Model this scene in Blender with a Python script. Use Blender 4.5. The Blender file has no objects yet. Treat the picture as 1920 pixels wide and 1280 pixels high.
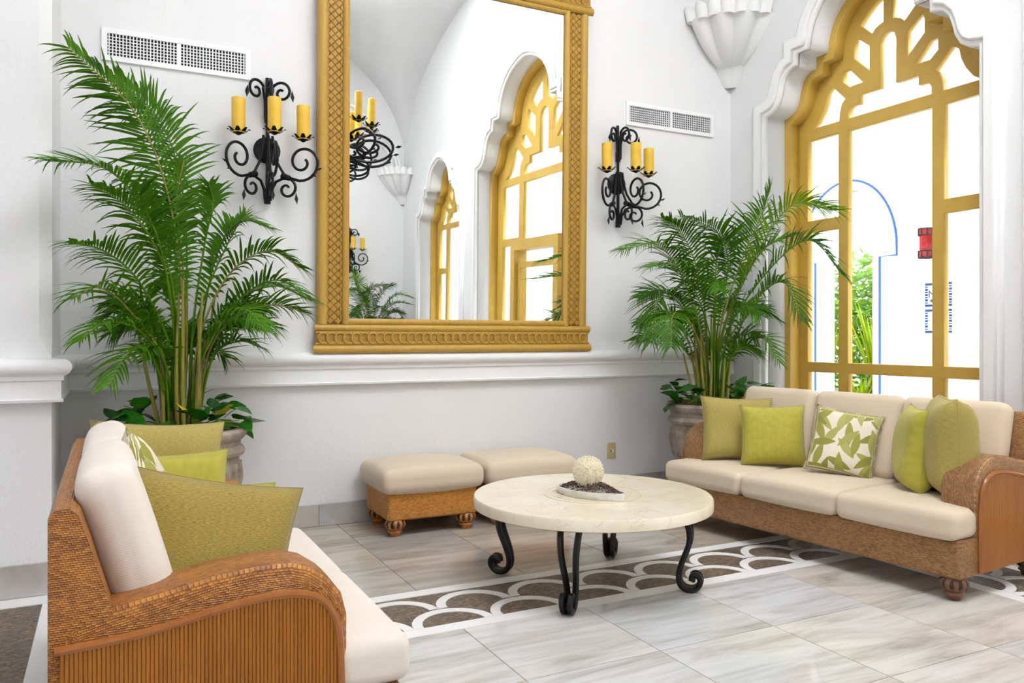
import bpy, math, random
from mathutils import Vector, Matrix
R = math.radians
PI = math.pi
sc = bpy.context.scene
COL = sc.collection

# ------------------------------------------------------------------ camera
F_PX, H_PX, CAM_H, YAW = 1490.0, 632.0, 1.3, R(26.9)
SY, CY = math.sin(YAW), math.cos(YAW)
cd = bpy.data.cameras.new('camera')
cam = bpy.data.objects.new('camera', cd); COL.objects.link(cam)
cd.sensor_width = 36.0
cd.lens = 36.0 * F_PX / 1920.0
cd.shift_y = -(640.0 - H_PX) / 1920.0
cd.clip_start = 0.05; cd.clip_end = 300
cam.location = (0, 0, CAM_H)
cam.rotation_euler = (PI / 2, 0, -YAW)
sc.camera = cam

# ------------------------------------------------------------------ world, sun, exposure
w = bpy.data.worlds.new('sky'); sc.world = w; w.use_nodes = True
bg = w.node_tree.nodes['Background']
bg.inputs['Color'].default_value = (0.93, 0.955, 1.0, 1)
bg.inputs['Strength'].default_value = 2.7
sd = bpy.data.lights.new('sun', 'SUN'); sd.energy = 1.4; sd.angle = R(2.0); sd.color = (1.0, 0.95, 0.86)
sun = bpy.data.objects.new('sun', sd); COL.objects.link(sun)
sun.rotation_euler = (0, R(-35), R(52))
sc.view_settings.view_transform = 'Standard'
sc.view_settings.look = 'None'
sc.view_settings.exposure = 1.36
sc.view_settings.gamma = 1.0
sc.view_settings.use_curve_mapping = False
sc.cycles.max_bounces = 8
sc.cycles.diffuse_bounces = 4
sc.cycles.glossy_bounces = 3
sc.cycles.transparent_max_bounces = 8
sc.cycles.sample_clamp_indirect = 8.0
sc.cycles.adaptive_threshold = 0.045


def at(px, py, X=None, Y=None, Z=None):
    """where the sight line through a photograph pixel meets a plane of the room"""
    a = (px - 960.0) / F_PX; b = (H_PX - py) / F_PX
    d = Vector((SY + a * CY, CY - a * SY, b))
    t = X / d.x if X is not None else Y / d.y if Y is not None else (Z - CAM_H) / d.z
    return Vector((0, 0, CAM_H)) + d * t


# ------------------------------------------------------------------ material helpers
MATS = {}


class NT:
    def __init__(s, name):
        m = bpy.data.materials.new(name); m.use_nodes = True
        s.m = m; s.t = m.node_tree; s.b = s.t.nodes['Principled BSDF']; s.o = s.t.nodes['Material Output']
        MATS[name] = m

    def n(s, typ, ins=None, **kw):
        nd = s.t.nodes.new(typ)
        for k, v in kw.items():
            setattr(nd, k, v)
        for k, v in (ins or {}).items():
            s.set(nd, k, v)
        return nd

    def set(s, nd, k, v):
        i = nd.inputs[k]
        if hasattr(v, 'is_linked') or hasattr(v, 'links'):
            s.t.links.new(v, i)
        else:
            if isinstance(v, (tuple, list)) and len(v) == 3 and i.type == 'RGBA':
                v = (*v, 1)
            i.default_value = v

    def P(s, **kw):
        for k, v in kw.items():
            s.set(s.b, k.replace('_', ' '), v)

    def coord(s, out='Object'):
        return s.n('ShaderNodeTexCoord').outputs[out]

    def map(s, v, scale=(1, 1, 1), loc=(0, 0, 0), rot=(0, 0, 0)):
        return s.n('ShaderNodeMapping', {'Vector': v, 'Scale': scale, 'Location': loc, 'Rotation': rot}).outputs[0]

    def noise(s, v, scale, detail=4, rough=0.55, dist=0.0):
        return s.n('ShaderNodeTexNoise', {'Vector': v, 'Scale': scale, 'Detail': detail, 'Roughness': rough, 'Distortion': dist}).outputs['Fac']

    def ramp(s, f, stops, interp='LINEAR'):
        nd = s.n('ShaderNodeValToRGB', {'Fac': f}); cr = nd.color_ramp; cr.interpolation = interp
        while len(cr.elements) < len(stops):
            cr.elements.new(0.5)
        for e, (p, c) in zip(cr.elements, stops):
            e.position = p; e.color = (*c, 1) if len(c) == 3 else c
        return nd.outputs['Color']

    def mix(s, f, a, b, blend='MIX'):
        nd = s.n('ShaderNodeMix', data_type='RGBA', blend_type=blend)
        s.set(nd, 0, f); s.set(nd, 6, a); s.set(nd, 7, b)
        return nd.outputs[2]

    def math(s, op, a, b=0.0, c=None):
        nd = s.n('ShaderNodeMath', operation=op)
        s.set(nd, 0, a); s.set(nd, 1, b)
        if c is not None:
            s.set(nd, 2, c)
        return nd.outputs[0]

    def bump(s, h, strength=0.3, dist=0.01):
        o = s.n('ShaderNodeBump', {'Height': h, 'Strength': strength, 'Distance': dist}).outputs[0]
        s.set(s.b, 'Normal', o)
        return o

    def xyz(s, v):
        return s.n('ShaderNodeSeparateXYZ', {'Vector': v}).outputs


def flat(name, col, rough=0.5, metal=0.0, spec=0.5, bump=None):
    k = NT(name); k.P(Base_Color=col, Roughness=rough, Metallic=metal)
    k.b.inputs['Specular IOR Level'].default_value = spec
    if bump:
        k.bump(k.noise(k.coord(), bump[0], 5), bump[1], bump[2])
    return k.m


def g8(r, g, b):
    f = lambda c: (c / 255.0 / 12.92) if c / 255.0 <= 0.04045 else ((c / 255.0 + 0.055) / 1.055) ** 2.4
    return (f(r), f(g), f(b))


# plaster
k = NT('plaster'); v = k.coord('Object')
k.P(Base_Color=k.ramp(k.noise(v, 1.3, 5), [(0.3, (0.78, 0.775, 0.775)), (0.7, (0.82, 0.815, 0.815))]), Roughness=0.85)
k.bump(k.noise(v, 38, 6, 0.6), 0.22, 0.012)
flat('stucco_trim', (0.87, 0.865, 0.86), 0.75, bump=(60, 0.08, 0.006))
flat('grout', (0.42, 0.39, 0.35), 0.9)
flat('white_stone', (0.88, 0.87, 0.865), 0.3, bump=(30, 0.08, 0.004))

# streaked marble tile
def marble(name, tint):
    k = NT(name); v = k.coord('Object')
    rnd = k.n('ShaderNodeObjectInfo').outputs['Random']
    off = k.n('ShaderNodeCombineXYZ', {'X': k.math('MULTIPLY', rnd, 37.0), 'Y': k.math('MULTIPLY', rnd, 91.0), 'Z': 0.0}).outputs[0]
    vv = k.n('ShaderNodeVectorMath', {0: v, 1: off}, operation='ADD').outputs[0]
    vs = k.map(vv, (0.9, 5.2, 1.0), rot=(0, 0, R(5)))
    st = k.noise(vs, 1.5, 8, 0.62, 0.7)
    st2 = k.noise(k.map(vv, (1.6, 22.0, 1.0), rot=(0, 0, R(5))), 1.4, 6, 0.6, 0.5)
    bl = k.noise(vv, 3.2, 6, 0.65)
    c1 = k.ramp(st, [(0.25, (0.34, 0.31, 0.29)), (0.40, (0.56, 0.54, 0.51)), (0.54, (0.70, 0.69, 0.68)), (0.75, (0.77, 0.77, 0.77))])
    warm = k.ramp(rnd, [(0.0, (0.97, 0.91, 0.83)), (0.25, (0.98, 0.98, 0.97)), (0.5, (0.90, 0.94, 1.0)), (0.7, (1.0, 1.0, 1.0)), (0.85, (1.0, 0.95, 0.87)), (1.0, (0.86, 0.90, 0.98))])
    c2 = k.mix(1.0, k.mix(1.0, c1, warm, 'MULTIPLY'), tint, 'MULTIPLY')
    c3 = k.mix(k.ramp(st2, [(0.54, (0, 0, 0)), (0.70, (0.4, 0.4, 0.4))]), c2, (0.46, 0.40, 0.34))
    c4 = k.mix(k.ramp(bl, [(0.6, (0, 0, 0)), (0.78, (0.5, 0.5, 0.5))]), c3, (0.62, 0.50, 0.36))
    k.P(Base_Color=c4, Roughness=k.ramp(bl, [(0.3, (0.05, 0.05, 0.05)), (0.8, (0.14, 0.14, 0.14))]))
    k.b.inputs['Specular IOR Level'].default_value = 0.75


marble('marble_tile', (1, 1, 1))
marble('marble_beige_shaded', (0.80, 0.74, 0.67))  # beige stone, with the shade at the back also darkened into its colour
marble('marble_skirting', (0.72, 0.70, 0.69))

# pebble inlay
k = NT('pebble'); v = k.coord('Object')
vo = k.n('ShaderNodeTexVoronoi', {'Vector': k.map(v, (1, 1.5, 1)), 'Scale': 48.0, 'Randomness': 1.0})
ed = k.n('ShaderNodeTexVoronoi', {'Vector': k.map(v, (1, 1.5, 1)), 'Scale': 48.0}, feature='DISTANCE_TO_EDGE')
pc = k.ramp(k.xyz(vo.outputs['Color'])[0], [(0.0, (0.075, 0.045, 0.028)), (0.35, (0.17, 0.10, 0.055)), (0.6, (0.20, 0.16, 0.12)), (0.85, (0.36, 0.21, 0.08)), (1.0, (0.05, 0.04, 0.04))])
m_ = k.ramp(ed.outputs['Distance'], [(0.02, (0, 0, 0)), (0.12, (1, 1, 1))])
k.P(Base_Color=k.mix(m_, (0.13, 0.115, 0.105), pc), Roughness=0.38)
k.bump(m_, 0.6, 0.006)

# creamy polished table marble
k = NT('cream_marble'); v = k.coord('Object')
n1 = k.noise(v, 3.0, 8, 0.6, 0.4)
vein = k.math('ABSOLUTE', k.math('SUBTRACT', k.noise(v, 2.6, 9, 0.62, 0.9), 0.5))
base = k.ramp(n1, [(0.3, (0.76, 0.63, 0.46)), (0.55, (0.82, 0.73, 0.57)), (0.8, (0.85, 0.78, 0.66))])
k.P(Base_Color=k.mix(k.ramp(vein, [(0.0, (0.4, 0.4, 0.4)), (0.007, (0, 0, 0))]), base, (0.50, 0.33, 0.17)), Roughness=0.12)
flat('table_inlay', (0.50, 0.38, 0.22), 0.35)

# woven rattan (uv in metres)
def weave(name, ca, cb, cc, su=150.0, sv=150.0):
    k = NT(name); u = k.coord('UV'); x = k.xyz(u)
    # herringbone: strips whose rows step sideways
    row = k.math('FLOOR', k.math('MULTIPLY', x[1], sv))
    fx = k.math('FRACT', k.math('ADD', k.math('MULTIPLY', x[0], su / 2.6), k.math('MULTIPLY', row, 0.36)))
    fy = k.math('FRACT', k.math('MULTIPLY', x[1], sv))
    hx = k.math('SUBTRACT', 1.0, k.math('POWER', k.math('ABSOLUTE', k.math('SUBTRACT', k.math('MULTIPLY', fx, 2.0), 1.0)), 4.0))
    hy = k.math('SUBTRACT', 1.0, k.math('POWER', k.math('ABSOLUTE', k.math('SUBTRACT', k.math('MULTIPLY', fy, 2.0), 1.0)), 2.5))
    h = k.math('MULTIPLY', hx, hy)
    cell = k.n('ShaderNodeTexWhiteNoise', {'Vector': k.n('ShaderNodeCombineXYZ', {'X': k.math('FLOOR', k.math('ADD', k.math('MULTIPLY', x[0], su / 2.6), k.math('MULTIPLY', row, 0.36))), 'Y': row, 'Z': 0.0}).outputs[0]}).outputs['Value']
    big = k.noise(u, 14, 4)
    mixv = k.math('ADD', k.math('MULTIPLY', cell, 0.45), k.math('MULTIPLY', big, 0.6))
    col = k.ramp(mixv, [(0.2, ca), (0.5, cb), (0.85, cc)])
    col = k.mix(k.ramp(h, [(0.0, (0.55, 0.55, 0.55)), (0.45, (0, 0, 0))]), col, tuple(q * 0.3 for q in ca))
    k.P(Base_Color=col, Roughness=0.38)
    k.b.inputs['Specular IOR Level'].default_value = 0.5
    k.bump(h, 0.7, 0.004)
    return k.m


weave('rattan_weave', (0.22, 0.068, 0.010), (0.40, 0.145, 0.022), (0.60, 0.24, 0.035), 185, 185)
weave('rattan_weave_pale', (0.21, 0.085, 0.025), (0.36, 0.17, 0.06), (0.52, 0.28, 0.11), 185, 185)
weave('rattan_ottoman', (0.42, 0.14, 0.015), (0.62, 0.24, 0.028), (0.74, 0.33, 0.05), 160, 160)


def wood(name, ca, cb, rough=0.35, scale=9.0):
    k = NT(name); v = k.coord('Object')
    f = k.noise(k.map(v, (6, 6, 0.8)), scale, 5, 0.6)
    rnd = k.n('ShaderNodeObjectInfo').outputs['Random']
    f2 = k.math('ADD', k.math('MULTIPLY', f, 0.75), k.math('MULTIPLY', rnd, 0.25))
    k.P(Base_Color=k.ramp(f2, [(0.25, ca), (0.75, cb)]), Roughness=rough)
    k.bump(f, 0.08, 0.003)
    return k.m


wood('reed_honey', (0.30, 0.098, 0.009), (0.42, 0.15, 0.014), 0.33)
wood('trim_wood', (0.28, 0.085, 0.014), (0.40, 0.14, 0.025), 0.28)
wood('carved_foot', (0.33, 0.11, 0.02), (0.50, 0.19, 0.035), 0.35)
wood('carved_foot_dark', (0.14, 0.055, 0.025), (0.22, 0.09, 0.045), 0.4)
flat('foot_groove', (0.02, 0.012, 0.008), 0.6)
wood('frame_gold', (0.43, 0.245, 0.035), (0.57, 0.345, 0.06), 0.42)
wood('frame_weave', (0.34, 0.175, 0.02), (0.51, 0.285, 0.04), 0.5, 24)
flat('frame_dark', (0.15, 0.065, 0.012), 0.7)  # dark brown of the boards behind the mirror frame
k = NT('mirror_glass'); k.P(Base_Color=(0.93, 0.95, 0.945), Metallic=1.0, Roughness=0.0)


def fabric(name, ca, cb, scale=420.0, streak=None, rough=0.9, bstr=0.25):
    k = NT(name); u = k.coord('UV'); x = k.xyz(u)
    wv = k.math('MULTIPLY', k.math('SINE', k.math('MULTIPLY', x[0], scale * 2)), k.math('SINE', k.math('MULTIPLY', x[1], scale * 2)))
    if streak:
        f = k.noise(k.map(u, streak), 5.0, 7, 0.7)
        f = k.ramp(f, [(0.36, (0, 0, 0)), (0.62, (1, 1, 1))])
    else:
        f = k.noise(u, 6.0, 4)
    k.P(Base_Color=k.mix(f, ca, cb), Roughness=rough)
    k.b.inputs['Sheen Weight'].default_value = 0.15
    big = k.noise(u, 7.0, 3, 0.5)
    hh = k.math('ADD', k.math('MULTIPLY', wv, 0.04), big)
    k.bump(hh, bstr, 0.02)
    return k.m


fabric('cream_fabric', (0.66, 0.53, 0.385), (0.72, 0.595, 0.45), 420)
fabric('white_fabric', (0.74, 0.66, 0.58), (0.80, 0.72, 0.64), 380)
fabric('olive_chenille', (0.17, 0.115, 0.018), (0.42, 0.31, 0.06), 300, (15, 105, 1), 0.85)
fabric('olive_chenille_pale', (0.29, 0.215, 0.04), (0.49, 0.395, 0.11), 300, (15, 105, 1), 0.85)

# lime damask: interlocked zigzags
k = NT('lime_damask'); u = k.coord('UV'); x = k.xyz(u)
zz = k.math('PINGPONG', k.math('MULTIPLY', x[0], 70.0), 1.0)
ln = k.math('FRACT', k.math('ADD', k.math('MULTIPLY', x[1], 100.0), k.math('MULTIPLY', zz, 2.2)))
f = k.math('ADD', k.math('MULTIPLY', ln, 0.45), k.math('MULTIPLY', k.noise(u, 26, 5), 0.6))
k.P(Base_Color=k.ramp(f, [(0.3, (0.35, 0.305, 0.02)), (0.7, (0.49, 0.43, 0.055))]), Roughness=0.75)
k.b.inputs['Sheen Weight'].default_value = 0.2
k.bump(k.math('ADD', k.noise(u, 7.0, 3), k.math('MULTIPLY', ln, 0.08)), 0.25, 0.02)

# leaf print
k = NT('leaf_print'); u = k.coord('UV')
col = None
ink = None
for i, (sc_, loc) in enumerate(((6.3, (0.0, 0, 0)), (6.3, (3.37, 1.71, 0)), (6.3, (7.13, 5.29, 0)), (6.3, (1.93, 9.41, 0)))):
    mv = k.map(u, (1, 1, 1), loc)
    vo = k.n('ShaderNodeTexVoronoi', {'Vector': mv, 'Scale': sc_, 'Randomness': 0.55}, voronoi_dimensions='2D')
    d = k.n('ShaderNodeVectorMath', {0: mv, 1: vo.outputs['Position']}, operation='SUBTRACT').outputs[0]
    ang = k.math('ADD', k.math('MULTIPLY', k.xyz(vo.outputs['Color'])[0], 3.4), 0.2 + i)
    rot = k.n('ShaderNodeVectorRotate', {'Vector': d, 'Angle': ang}, rotation_type='Z_AXIS').outputs[0]
    p = k.xyz(rot)
    ax = k.math('DIVIDE', p[0], 0.082); ay = k.math('DIVIDE', p[1], 0.024)
    lens_ = k.math('ADD', k.math('POWER', k.math('ABSOLUTE', ax), 1.7), k.math('ABSOLUTE', ay))
    mask = k.math('LESS_THAN', lens_, 1.0)
    rib = k.math('LESS_THAN', k.math('FRACT', k.math('ADD', k.math('MULTIPLY', p[0], 130.0), k.math('MULTIPLY', k.math('ABSOLUTE', p[1]), 90.0))), 0.25)
    tone = k.ramp(k.xyz(vo.outputs['Color'])[1], [(0.0, (0.22, 0.22, 0.02)), (0.6, (0.30, 0.29, 0.04)), (1.0, (0.42, 0.40, 0.12))])
    leafc = k.mix(k.math('MULTIPLY', rib, 0.35), tone, (0.56, 0.56, 0.28))
    col = k.mix(mask, col if col is not None else (0.76, 0.69, 0.55), leafc)
k.P(Base_Color=col, Roughness=0.85)
k.bump(k.noise(u, 7.0, 3), 0.2, 0.02)

flat('wrought_iron', (0.012, 0.012, 0.014), 0.42, 0.6, bump=(90, 0.25, 0.004))
flat('black_iron', (0.010, 0.009, 0.009), 0.35, 0.3)
k = NT('candle_wax'); v = k.coord('Object')
k.P(Base_Color=k.ramp(k.noise(v, 9, 4), [(0.3, (0.78, 0.47, 0.035)), (0.7, (0.86, 0.58, 0.07))]), Roughness=0.5)
k.b.inputs['Subsurface Weight'].default_value = 0.15
k.b.inputs['Subsurface Radius'].default_value = (0.03, 0.015, 0.005)
flat('vent_white', (0.88, 0.88, 0.875), 0.45)
flat('vent_dark', (0.012, 0.015, 0.018), 0.9)
flat('outlet_ivory', (0.62, 0.50, 0.25), 0.4)
flat('outlet_dark', (0.03, 0.03, 0.03), 0.5)
flat('outlet_white', (0.75, 0.75, 0.72), 0.4)
k = NT('yellow_paint'); v = k.coord('Object')
k.P(Base_Color=k.ramp(k.noise(v, 5, 4), [(0.3, (0.60, 0.38, 0.065)), (0.7, (0.66, 0.43, 0.085))]), Roughness=0.4)
k = NT('window_glass')
tr = k.n('ShaderNodeBsdfTransparent', {'Color': (0.97, 0.985, 0.98)}); gl = k.n('ShaderNodeBsdfGlossy', {'Roughness': 0.0, 'Color': (1, 1, 1)})
mx = k.n('ShaderNodeMixShader', {0: k.math('MULTIPLY', k.n('ShaderNodeFresnel', {'IOR': 1.45}).outputs[0], 0.45), 1: tr.outputs[0], 2: gl.outputs[0]})
k.t.links.new(mx.outputs[0], k.o.inputs[0])


def leafmat(name, ca, cb, trans=0.35, rough=0.4):
    k = NT(name); v = k.coord('Object')
    rnd = k.n('ShaderNodeObjectInfo').outputs['Random']
    f = k.math('ADD', k.math('MULTIPLY', k.noise(v, 6, 3), 0.7), k.math('MULTIPLY', rnd, 0.3))
    c = k.ramp(f, [(0.25, ca), (0.75, cb)])
    k.P(Base_Color=c, Roughness=rough)
    k.b.inputs['Specular IOR Level'].default_value = 0.3
    tl = k.n('ShaderNodeBsdfTranslucent', {'Color': c})
    mx = k.n('ShaderNodeMixShader', {0: trans, 1: k.b.outputs[0], 2: tl.outputs[0]})
    k.t.links.new(mx.outputs[0], k.o.inputs[0])
    return k.m


leafmat('palm_leaf', (0.018, 0.085, 0.001), (0.085, 0.25, 0.003), 0.3, 0.5)
leafmat('palm_leaf_fresh', (0.06, 0.19, 0.002), (0.22, 0.42, 0.008), 0.35, 0.5)
leafmat('pothos_leaf', (0.008, 0.09, 0.006), (0.04, 0.22, 0.01), 0.2, 0.25)
leafmat('pothos_yellow', (0.55, 0.48, 0.02), (0.75, 0.62, 0.05), 0.2, 0.3)
leafmat('garden_leaf', (0.09, 0.24, 0.002), (0.26, 0.42, 0.008), 0.45)
leafmat('garden_leaf_dark', (0.03, 0.13, 0.008), (0.11, 0.26, 0.02), 0.45)
leafmat('flax_leaf', (0.10, 0.24, 0.003), (0.36, 0.38, 0.008), 0.45)
k = NT('palm_cane'); v = k.coord('Object')
k.P(Base_Color=k.ramp(k.noise(k.map(v, (8, 8, 1.0)), 3.0, 4), [(0.3, (0.16, 0.10, 0.022)), (0.5, (0.30, 0.26, 0.04)), (0.75, (0.20, 0.27, 0.035))]), Roughness=0.45)
flat('soil', (0.03, 0.02, 0.012), 0.95)
k = NT('urn_stone'); v = k.coord('Object')
k.P(Base_Color=k.ramp(k.noise(v, 9, 7, 0.65), [(0.25, (0.21, 0.16, 0.12)), (0.5, (0.35, 0.29, 0.23)), (0.75, (0.50, 0.44, 0.38))]), Roughness=0.85)
k.bump(k.noise(v, 45, 5), 0.3, 0.006)
flat('coral_cream', (0.86, 0.78, 0.60), 0.6)
k = NT('onyx'); v = k.coord('Object')
k.P(Base_Color=k.ramp(k.noise(v, 14, 6, 0.6, 1.0), [(0.3, (0.62, 0.58, 0.46)), (0.6, (0.83, 0.82, 0.78))]), Roughness=0.2)
k = NT('bean'); v = k.coord('Object')
k.P(Base_Color=k.ramp(k.noise(v, 120, 3), [(0.3, (0.03, 0.010, 0.006)), (0.7, (0.13, 0.045, 0.022))]), Roughness=0.4)
flat('patio_white', (0.60, 0.595, 0.595), 0.85, bump=(25, 0.2, 0.01))
flat('patio_floor', (0.66, 0.64, 0.61), 0.7)
flat('garden_soil', (0.10, 0.12, 0.05), 0.95)
flat('blue_paint', (0.04, 0.10, 0.42), 0.8, spec=0.1)
flat('lantern_red', (0.22, 0.008, 0.008), 0.7, spec=0.2)
flat('lantern_black', (0.012, 0.01, 0.012), 0.8, spec=0.1)
flat('tile_blue', (0.012, 0.04, 0.13), 0.8, spec=0.1)
flat('tile_white', (0.82, 0.84, 0.80), 0.3)
flat('bark', (0.30, 0.22, 0.15), 0.9)


# ------------------------------------------------------------------ mesh helpers
class MB:
    def __init__(s):
        s.v = []; s.f = []; s.uv = []

    def add(s, v, f, uv=None):
        o = len(s.v)
        s.v += [tuple(p) for p in v]
        s.f += [tuple(i + o for i in q) for q in f]
        s.uv += list(uv) if uv else [(p[0] + p[1], p[2]) for p in v]
        return s

    def box(s, x0, x1, y0, y1, z0, z1):
        v = [(x, y, z) for z in (z0, z1) for y in (y0, y1) for x in (x0, x1)]
        return s.add(v, [(0, 2, 3, 1), (4, 5, 7, 6), (0, 1, 5, 4), (2, 6, 7, 3), (0, 4, 6, 2), (1, 3, 7, 5)])

    def tube(s, pts, r, n=8, cap=True, up=None):
        pts = [Vector(p) for p in pts]; N = len(pts)
        rs = r if isinstance(r, (list, tuple)) else [r] * N
        T = [(pts[min(i + 1, N - 1)] - pts[max(i - 1, 0)]).normalized() for i in range(N)]
        a = Vector(up) if up else (Vector((0, 0, 1)) if abs(T[0].z) < 0.9 else Vector((1, 0, 0)))
        nrm = (a - T[0] * a.dot(T[0])).normalized()
        v = []; uv = []; L = 0
        for i in range(N):
            if i:
                L += (pts[i] - pts[i - 1]).length
                nrm = (nrm - T[i] * nrm.dot(T[i]))
                nrm = nrm.normalized() if nrm.length > 1e-6 else T[i].orthogonal().normalized()
            b = T[i].cross(nrm)
            for j in range(n):
                t = 2 * PI * j / n
                v.append(pts[i] + (nrm * math.cos(t) + b * math.sin(t)) * rs[i]); uv.append((t * rs[i], L))
        f = [(i * n + j, i * n + (j + 1) % n, (i + 1) * n + (j + 1) % n, (i + 1) * n + j) for i in range(N - 1) for j in range(n)]
        if cap:
            f += [tuple(range(n - 1, -1, -1)), tuple((N - 1) * n + j for j in range(n))]
        return s.add(v, f, uv)

    def lathe(s, prof, n=24, c=(0, 0, 0), rad=None, cap=True):
        v = []; N = len(prof)
        for i, (r, z) in enumerate(prof):
            for j in range(n):
                t = 2 * PI * j / n
                q = rad(t, i) if rad else 1.0
                v.append((c[0] + r * q * math.cos(t), c[1] + r * q * math.sin(t), c[2] + z))
        f = [(i * n + j, i * n + (j + 1) % n, (i + 1) * n + (j + 1) % n, (i + 1) * n + j) for i in range(N - 1) for j in range(n)]
        if cap:
            f += [tuple(range(n - 1, -1, -1)), tuple((N - 1) * n + j for j in range(n))]
        return s.add(v, f)

    def prism(s, prof, a, b, m=lambda u, w, t: (t, u, w)):
        """profile (u,w) closed polygon extruded from t=a to t=b"""
        n = len(prof)
        per = [0]
        for i in range(n):
            p, q = prof[i], prof[(i + 1) % n]
            per.append(per[-1] + math.hypot(q[0] - p[0], q[1] - p[1]))
        v = [m(u, w_, t) for t in (a, b) for u, w_ in prof]
        uv = [(t, per[i]) for t in (a, b) for i in range(n)]
        f = [(i, (i + 1) % n, n + (i + 1) % n, n + i) for i in range(n)] + [tuple(range(3 * n - 1, 2 * n - 1, -1)), tuple(range(3 * n, 4 * n))]
        return s.add(v + v, f, uv + [(q[0], q[1]) for q in prof] * 2)

    def rbox(s, c, h, r, m=6, puff=0.0, puffy=0.0, lean=0.0):
        ts = []
        for a in range(3):
            k = h[a] - r; l = [-k - r * q for q in (1, .577, .268)]
            l += [-k + 2 * k * i / m for i in range(m + 1)] + [k + r * q for q in (.268, .577, 1)]
            ts.append(l)
        n = len(ts[0]); idx = {}; v = []; uv = []

        def g(i, j, l):
            if (i, j, l) not in idx:
                q = Vector((ts[0][i], ts[1][j], ts[2][l]))
                inn = Vector([max(-(h[a] - r), min(h[a] - r, q[a])) for a in range(3)])
                d = q - inn
                p = inn + d.normalized() * r if d.length > 1e-9 else q
                fx, fy, fz = [1 - (p[a] / h[a]) ** 2 for a in range(3)]
                if puff:
                    p.z += math.copysign(puff, p.z) * max(fx, 0) ** .6 * max(fy, 0) ** .6 * abs(p.z / h[2])
                if puffy:
                    p.y += puffy * (p.y / h[1]) * max(fx, 0) ** .6 * max(fz, 0) ** .6
                    p.x += 0.35 * puffy * (p.x / h[0]) * max(fy, 0) ** .6 * max(fz, 0) ** .6
                idx[(i, j, l)] = len(v); v.append((p.x + c[0], p.y + c[1] + lean * (p.z + h[2]), p.z + c[2]))
                ax = max(range(3), key=lambda a: abs(q[a]) / h[a])
                uv.append((p.x + (p.y if ax != 1 else 0) if ax != 0 else p.y, p.z if ax != 2 else p.y))
            return idx[(i, j, l)]
        f = []
        for i in range(n - 1):
            for j in range(n - 1):
                f.append((g(i, j, 0), g(i, j + 1, 0), g(i + 1, j + 1, 0), g(i + 1, j, 0)))
                f.append((g(i, j, n - 1), g(i + 1, j, n - 1), g(i + 1, j + 1, n - 1), g(i, j + 1, n - 1)))
                f.append((g(i, 0, j), g(i + 1, 0, j), g(i + 1, 0, j + 1), g(i, 0, j + 1)))
                f.append((g(i, n - 1, j), g(i, n - 1, j + 1), g(i + 1, n - 1, j + 1), g(i + 1, n - 1, j)))
                f.append((g(0, i, j), g(0, i, j + 1), g(0, i + 1, j + 1), g(0, i + 1, j)))
                f.append((g(n - 1, i, j), g(n - 1, i + 1, j), g(n - 1, i + 1, j + 1), g(n - 1, i, j + 1)))
        return s.add(v, f, uv)

    def mesh(s, name, mat, smooth=False):
        me = bpy.data.meshes.new(name)
        me.from_pydata(s.v, [], s.f); me.update()
        ul = me.uv_layers.new(name='uv')
        for l in me.loops:
            ul.data[l.index].uv = s.uv[l.vertex_index]
        if smooth:
            for p in me.polygons:
                p.use_smooth = True
            if smooth != 'all':
                try:
                    me.set_sharp_from_angle(angle=R(40))
                except Exception:
                    pass
        me.materials.append(MATS[mat])
        return me

    def build(s, name, mat, parent=None, smooth=False):
        return obj(name, s.mesh(name, mat, smooth), parent)


def obj(name, me, parent=None):
    o = bpy.data.objects.new(name, me); COL.objects.link(o)
    if parent:
        o.parent = parent
    return o


def tag(o, label, cat, group=None):
    o['label'] = label; o['category'] = cat
    if group:
        o['group'] = group
    return o


def thing(name, label, cat, loc=(0, 0, 0), rz=0.0, group=None):
    o = bpy.data.objects.new(name, None); COL.objects.link(o)
    o.empty_display_size = 0.1
    o.location = loc; o.rotation_euler = (0, 0, rz)
    return tag(o, label, cat, group)


def struct(o):
    o['kind'] = 'structure'
    return o


def copy_tree(o, parent=None):
    c = o.copy(); COL.objects.link(c)
    if parent:
        c.parent = parent
    for ch in list(o.children):
        copy_tree(ch, c)
    return c


def plate(name, outer, holes, th, mat, mp, parent=None, bevel=0.0):
    """flat plate with holes; mp(a,b,c) maps the drawing (a,b) and the depth c (-th/2..th/2) to the room"""
    cu = bpy.data.curves.new(name, 'CURVE'); cu.dimensions = '2D'; cu.fill_mode = 'BOTH'
    cu.extrude = th / 2 - bevel; cu.bevel_depth = bevel; cu.bevel_resolution = 1
    for poly in [outer] + list(holes):
        sp = cu.splines.new('POLY'); sp.points.add(len(poly) - 1)
        for p, q in zip(sp.points, poly):
            p.co = (q[0], q[1], 0, 1)
        sp.use_cyclic_u = True
    t = bpy.data.objects.new('tmp', cu); COL.objects.link(t)
    bpy.context.view_layer.update()
    me = bpy.data.meshes.new_from_object(t.evaluated_get(bpy.context.evaluated_depsgraph_get()))
    bpy.data.objects.remove(t); bpy.data.curves.remove(cu)
    for v in me.vertices:
        v.co = mp(*v.co)
    me.name = name; me.materials.clear(); me.materials.append(MATS[mat]); me.update()
    import bmesh
    bm = bmesh.new(); bm.from_mesh(me)
    bmesh.ops.remove_doubles(bm, verts=bm.verts, dist=1e-5)
    bmesh.ops.recalc_face_normals(bm, faces=bm.faces)
    bm.to_mesh(me); bm.free()
    return obj(name, me, parent)


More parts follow.
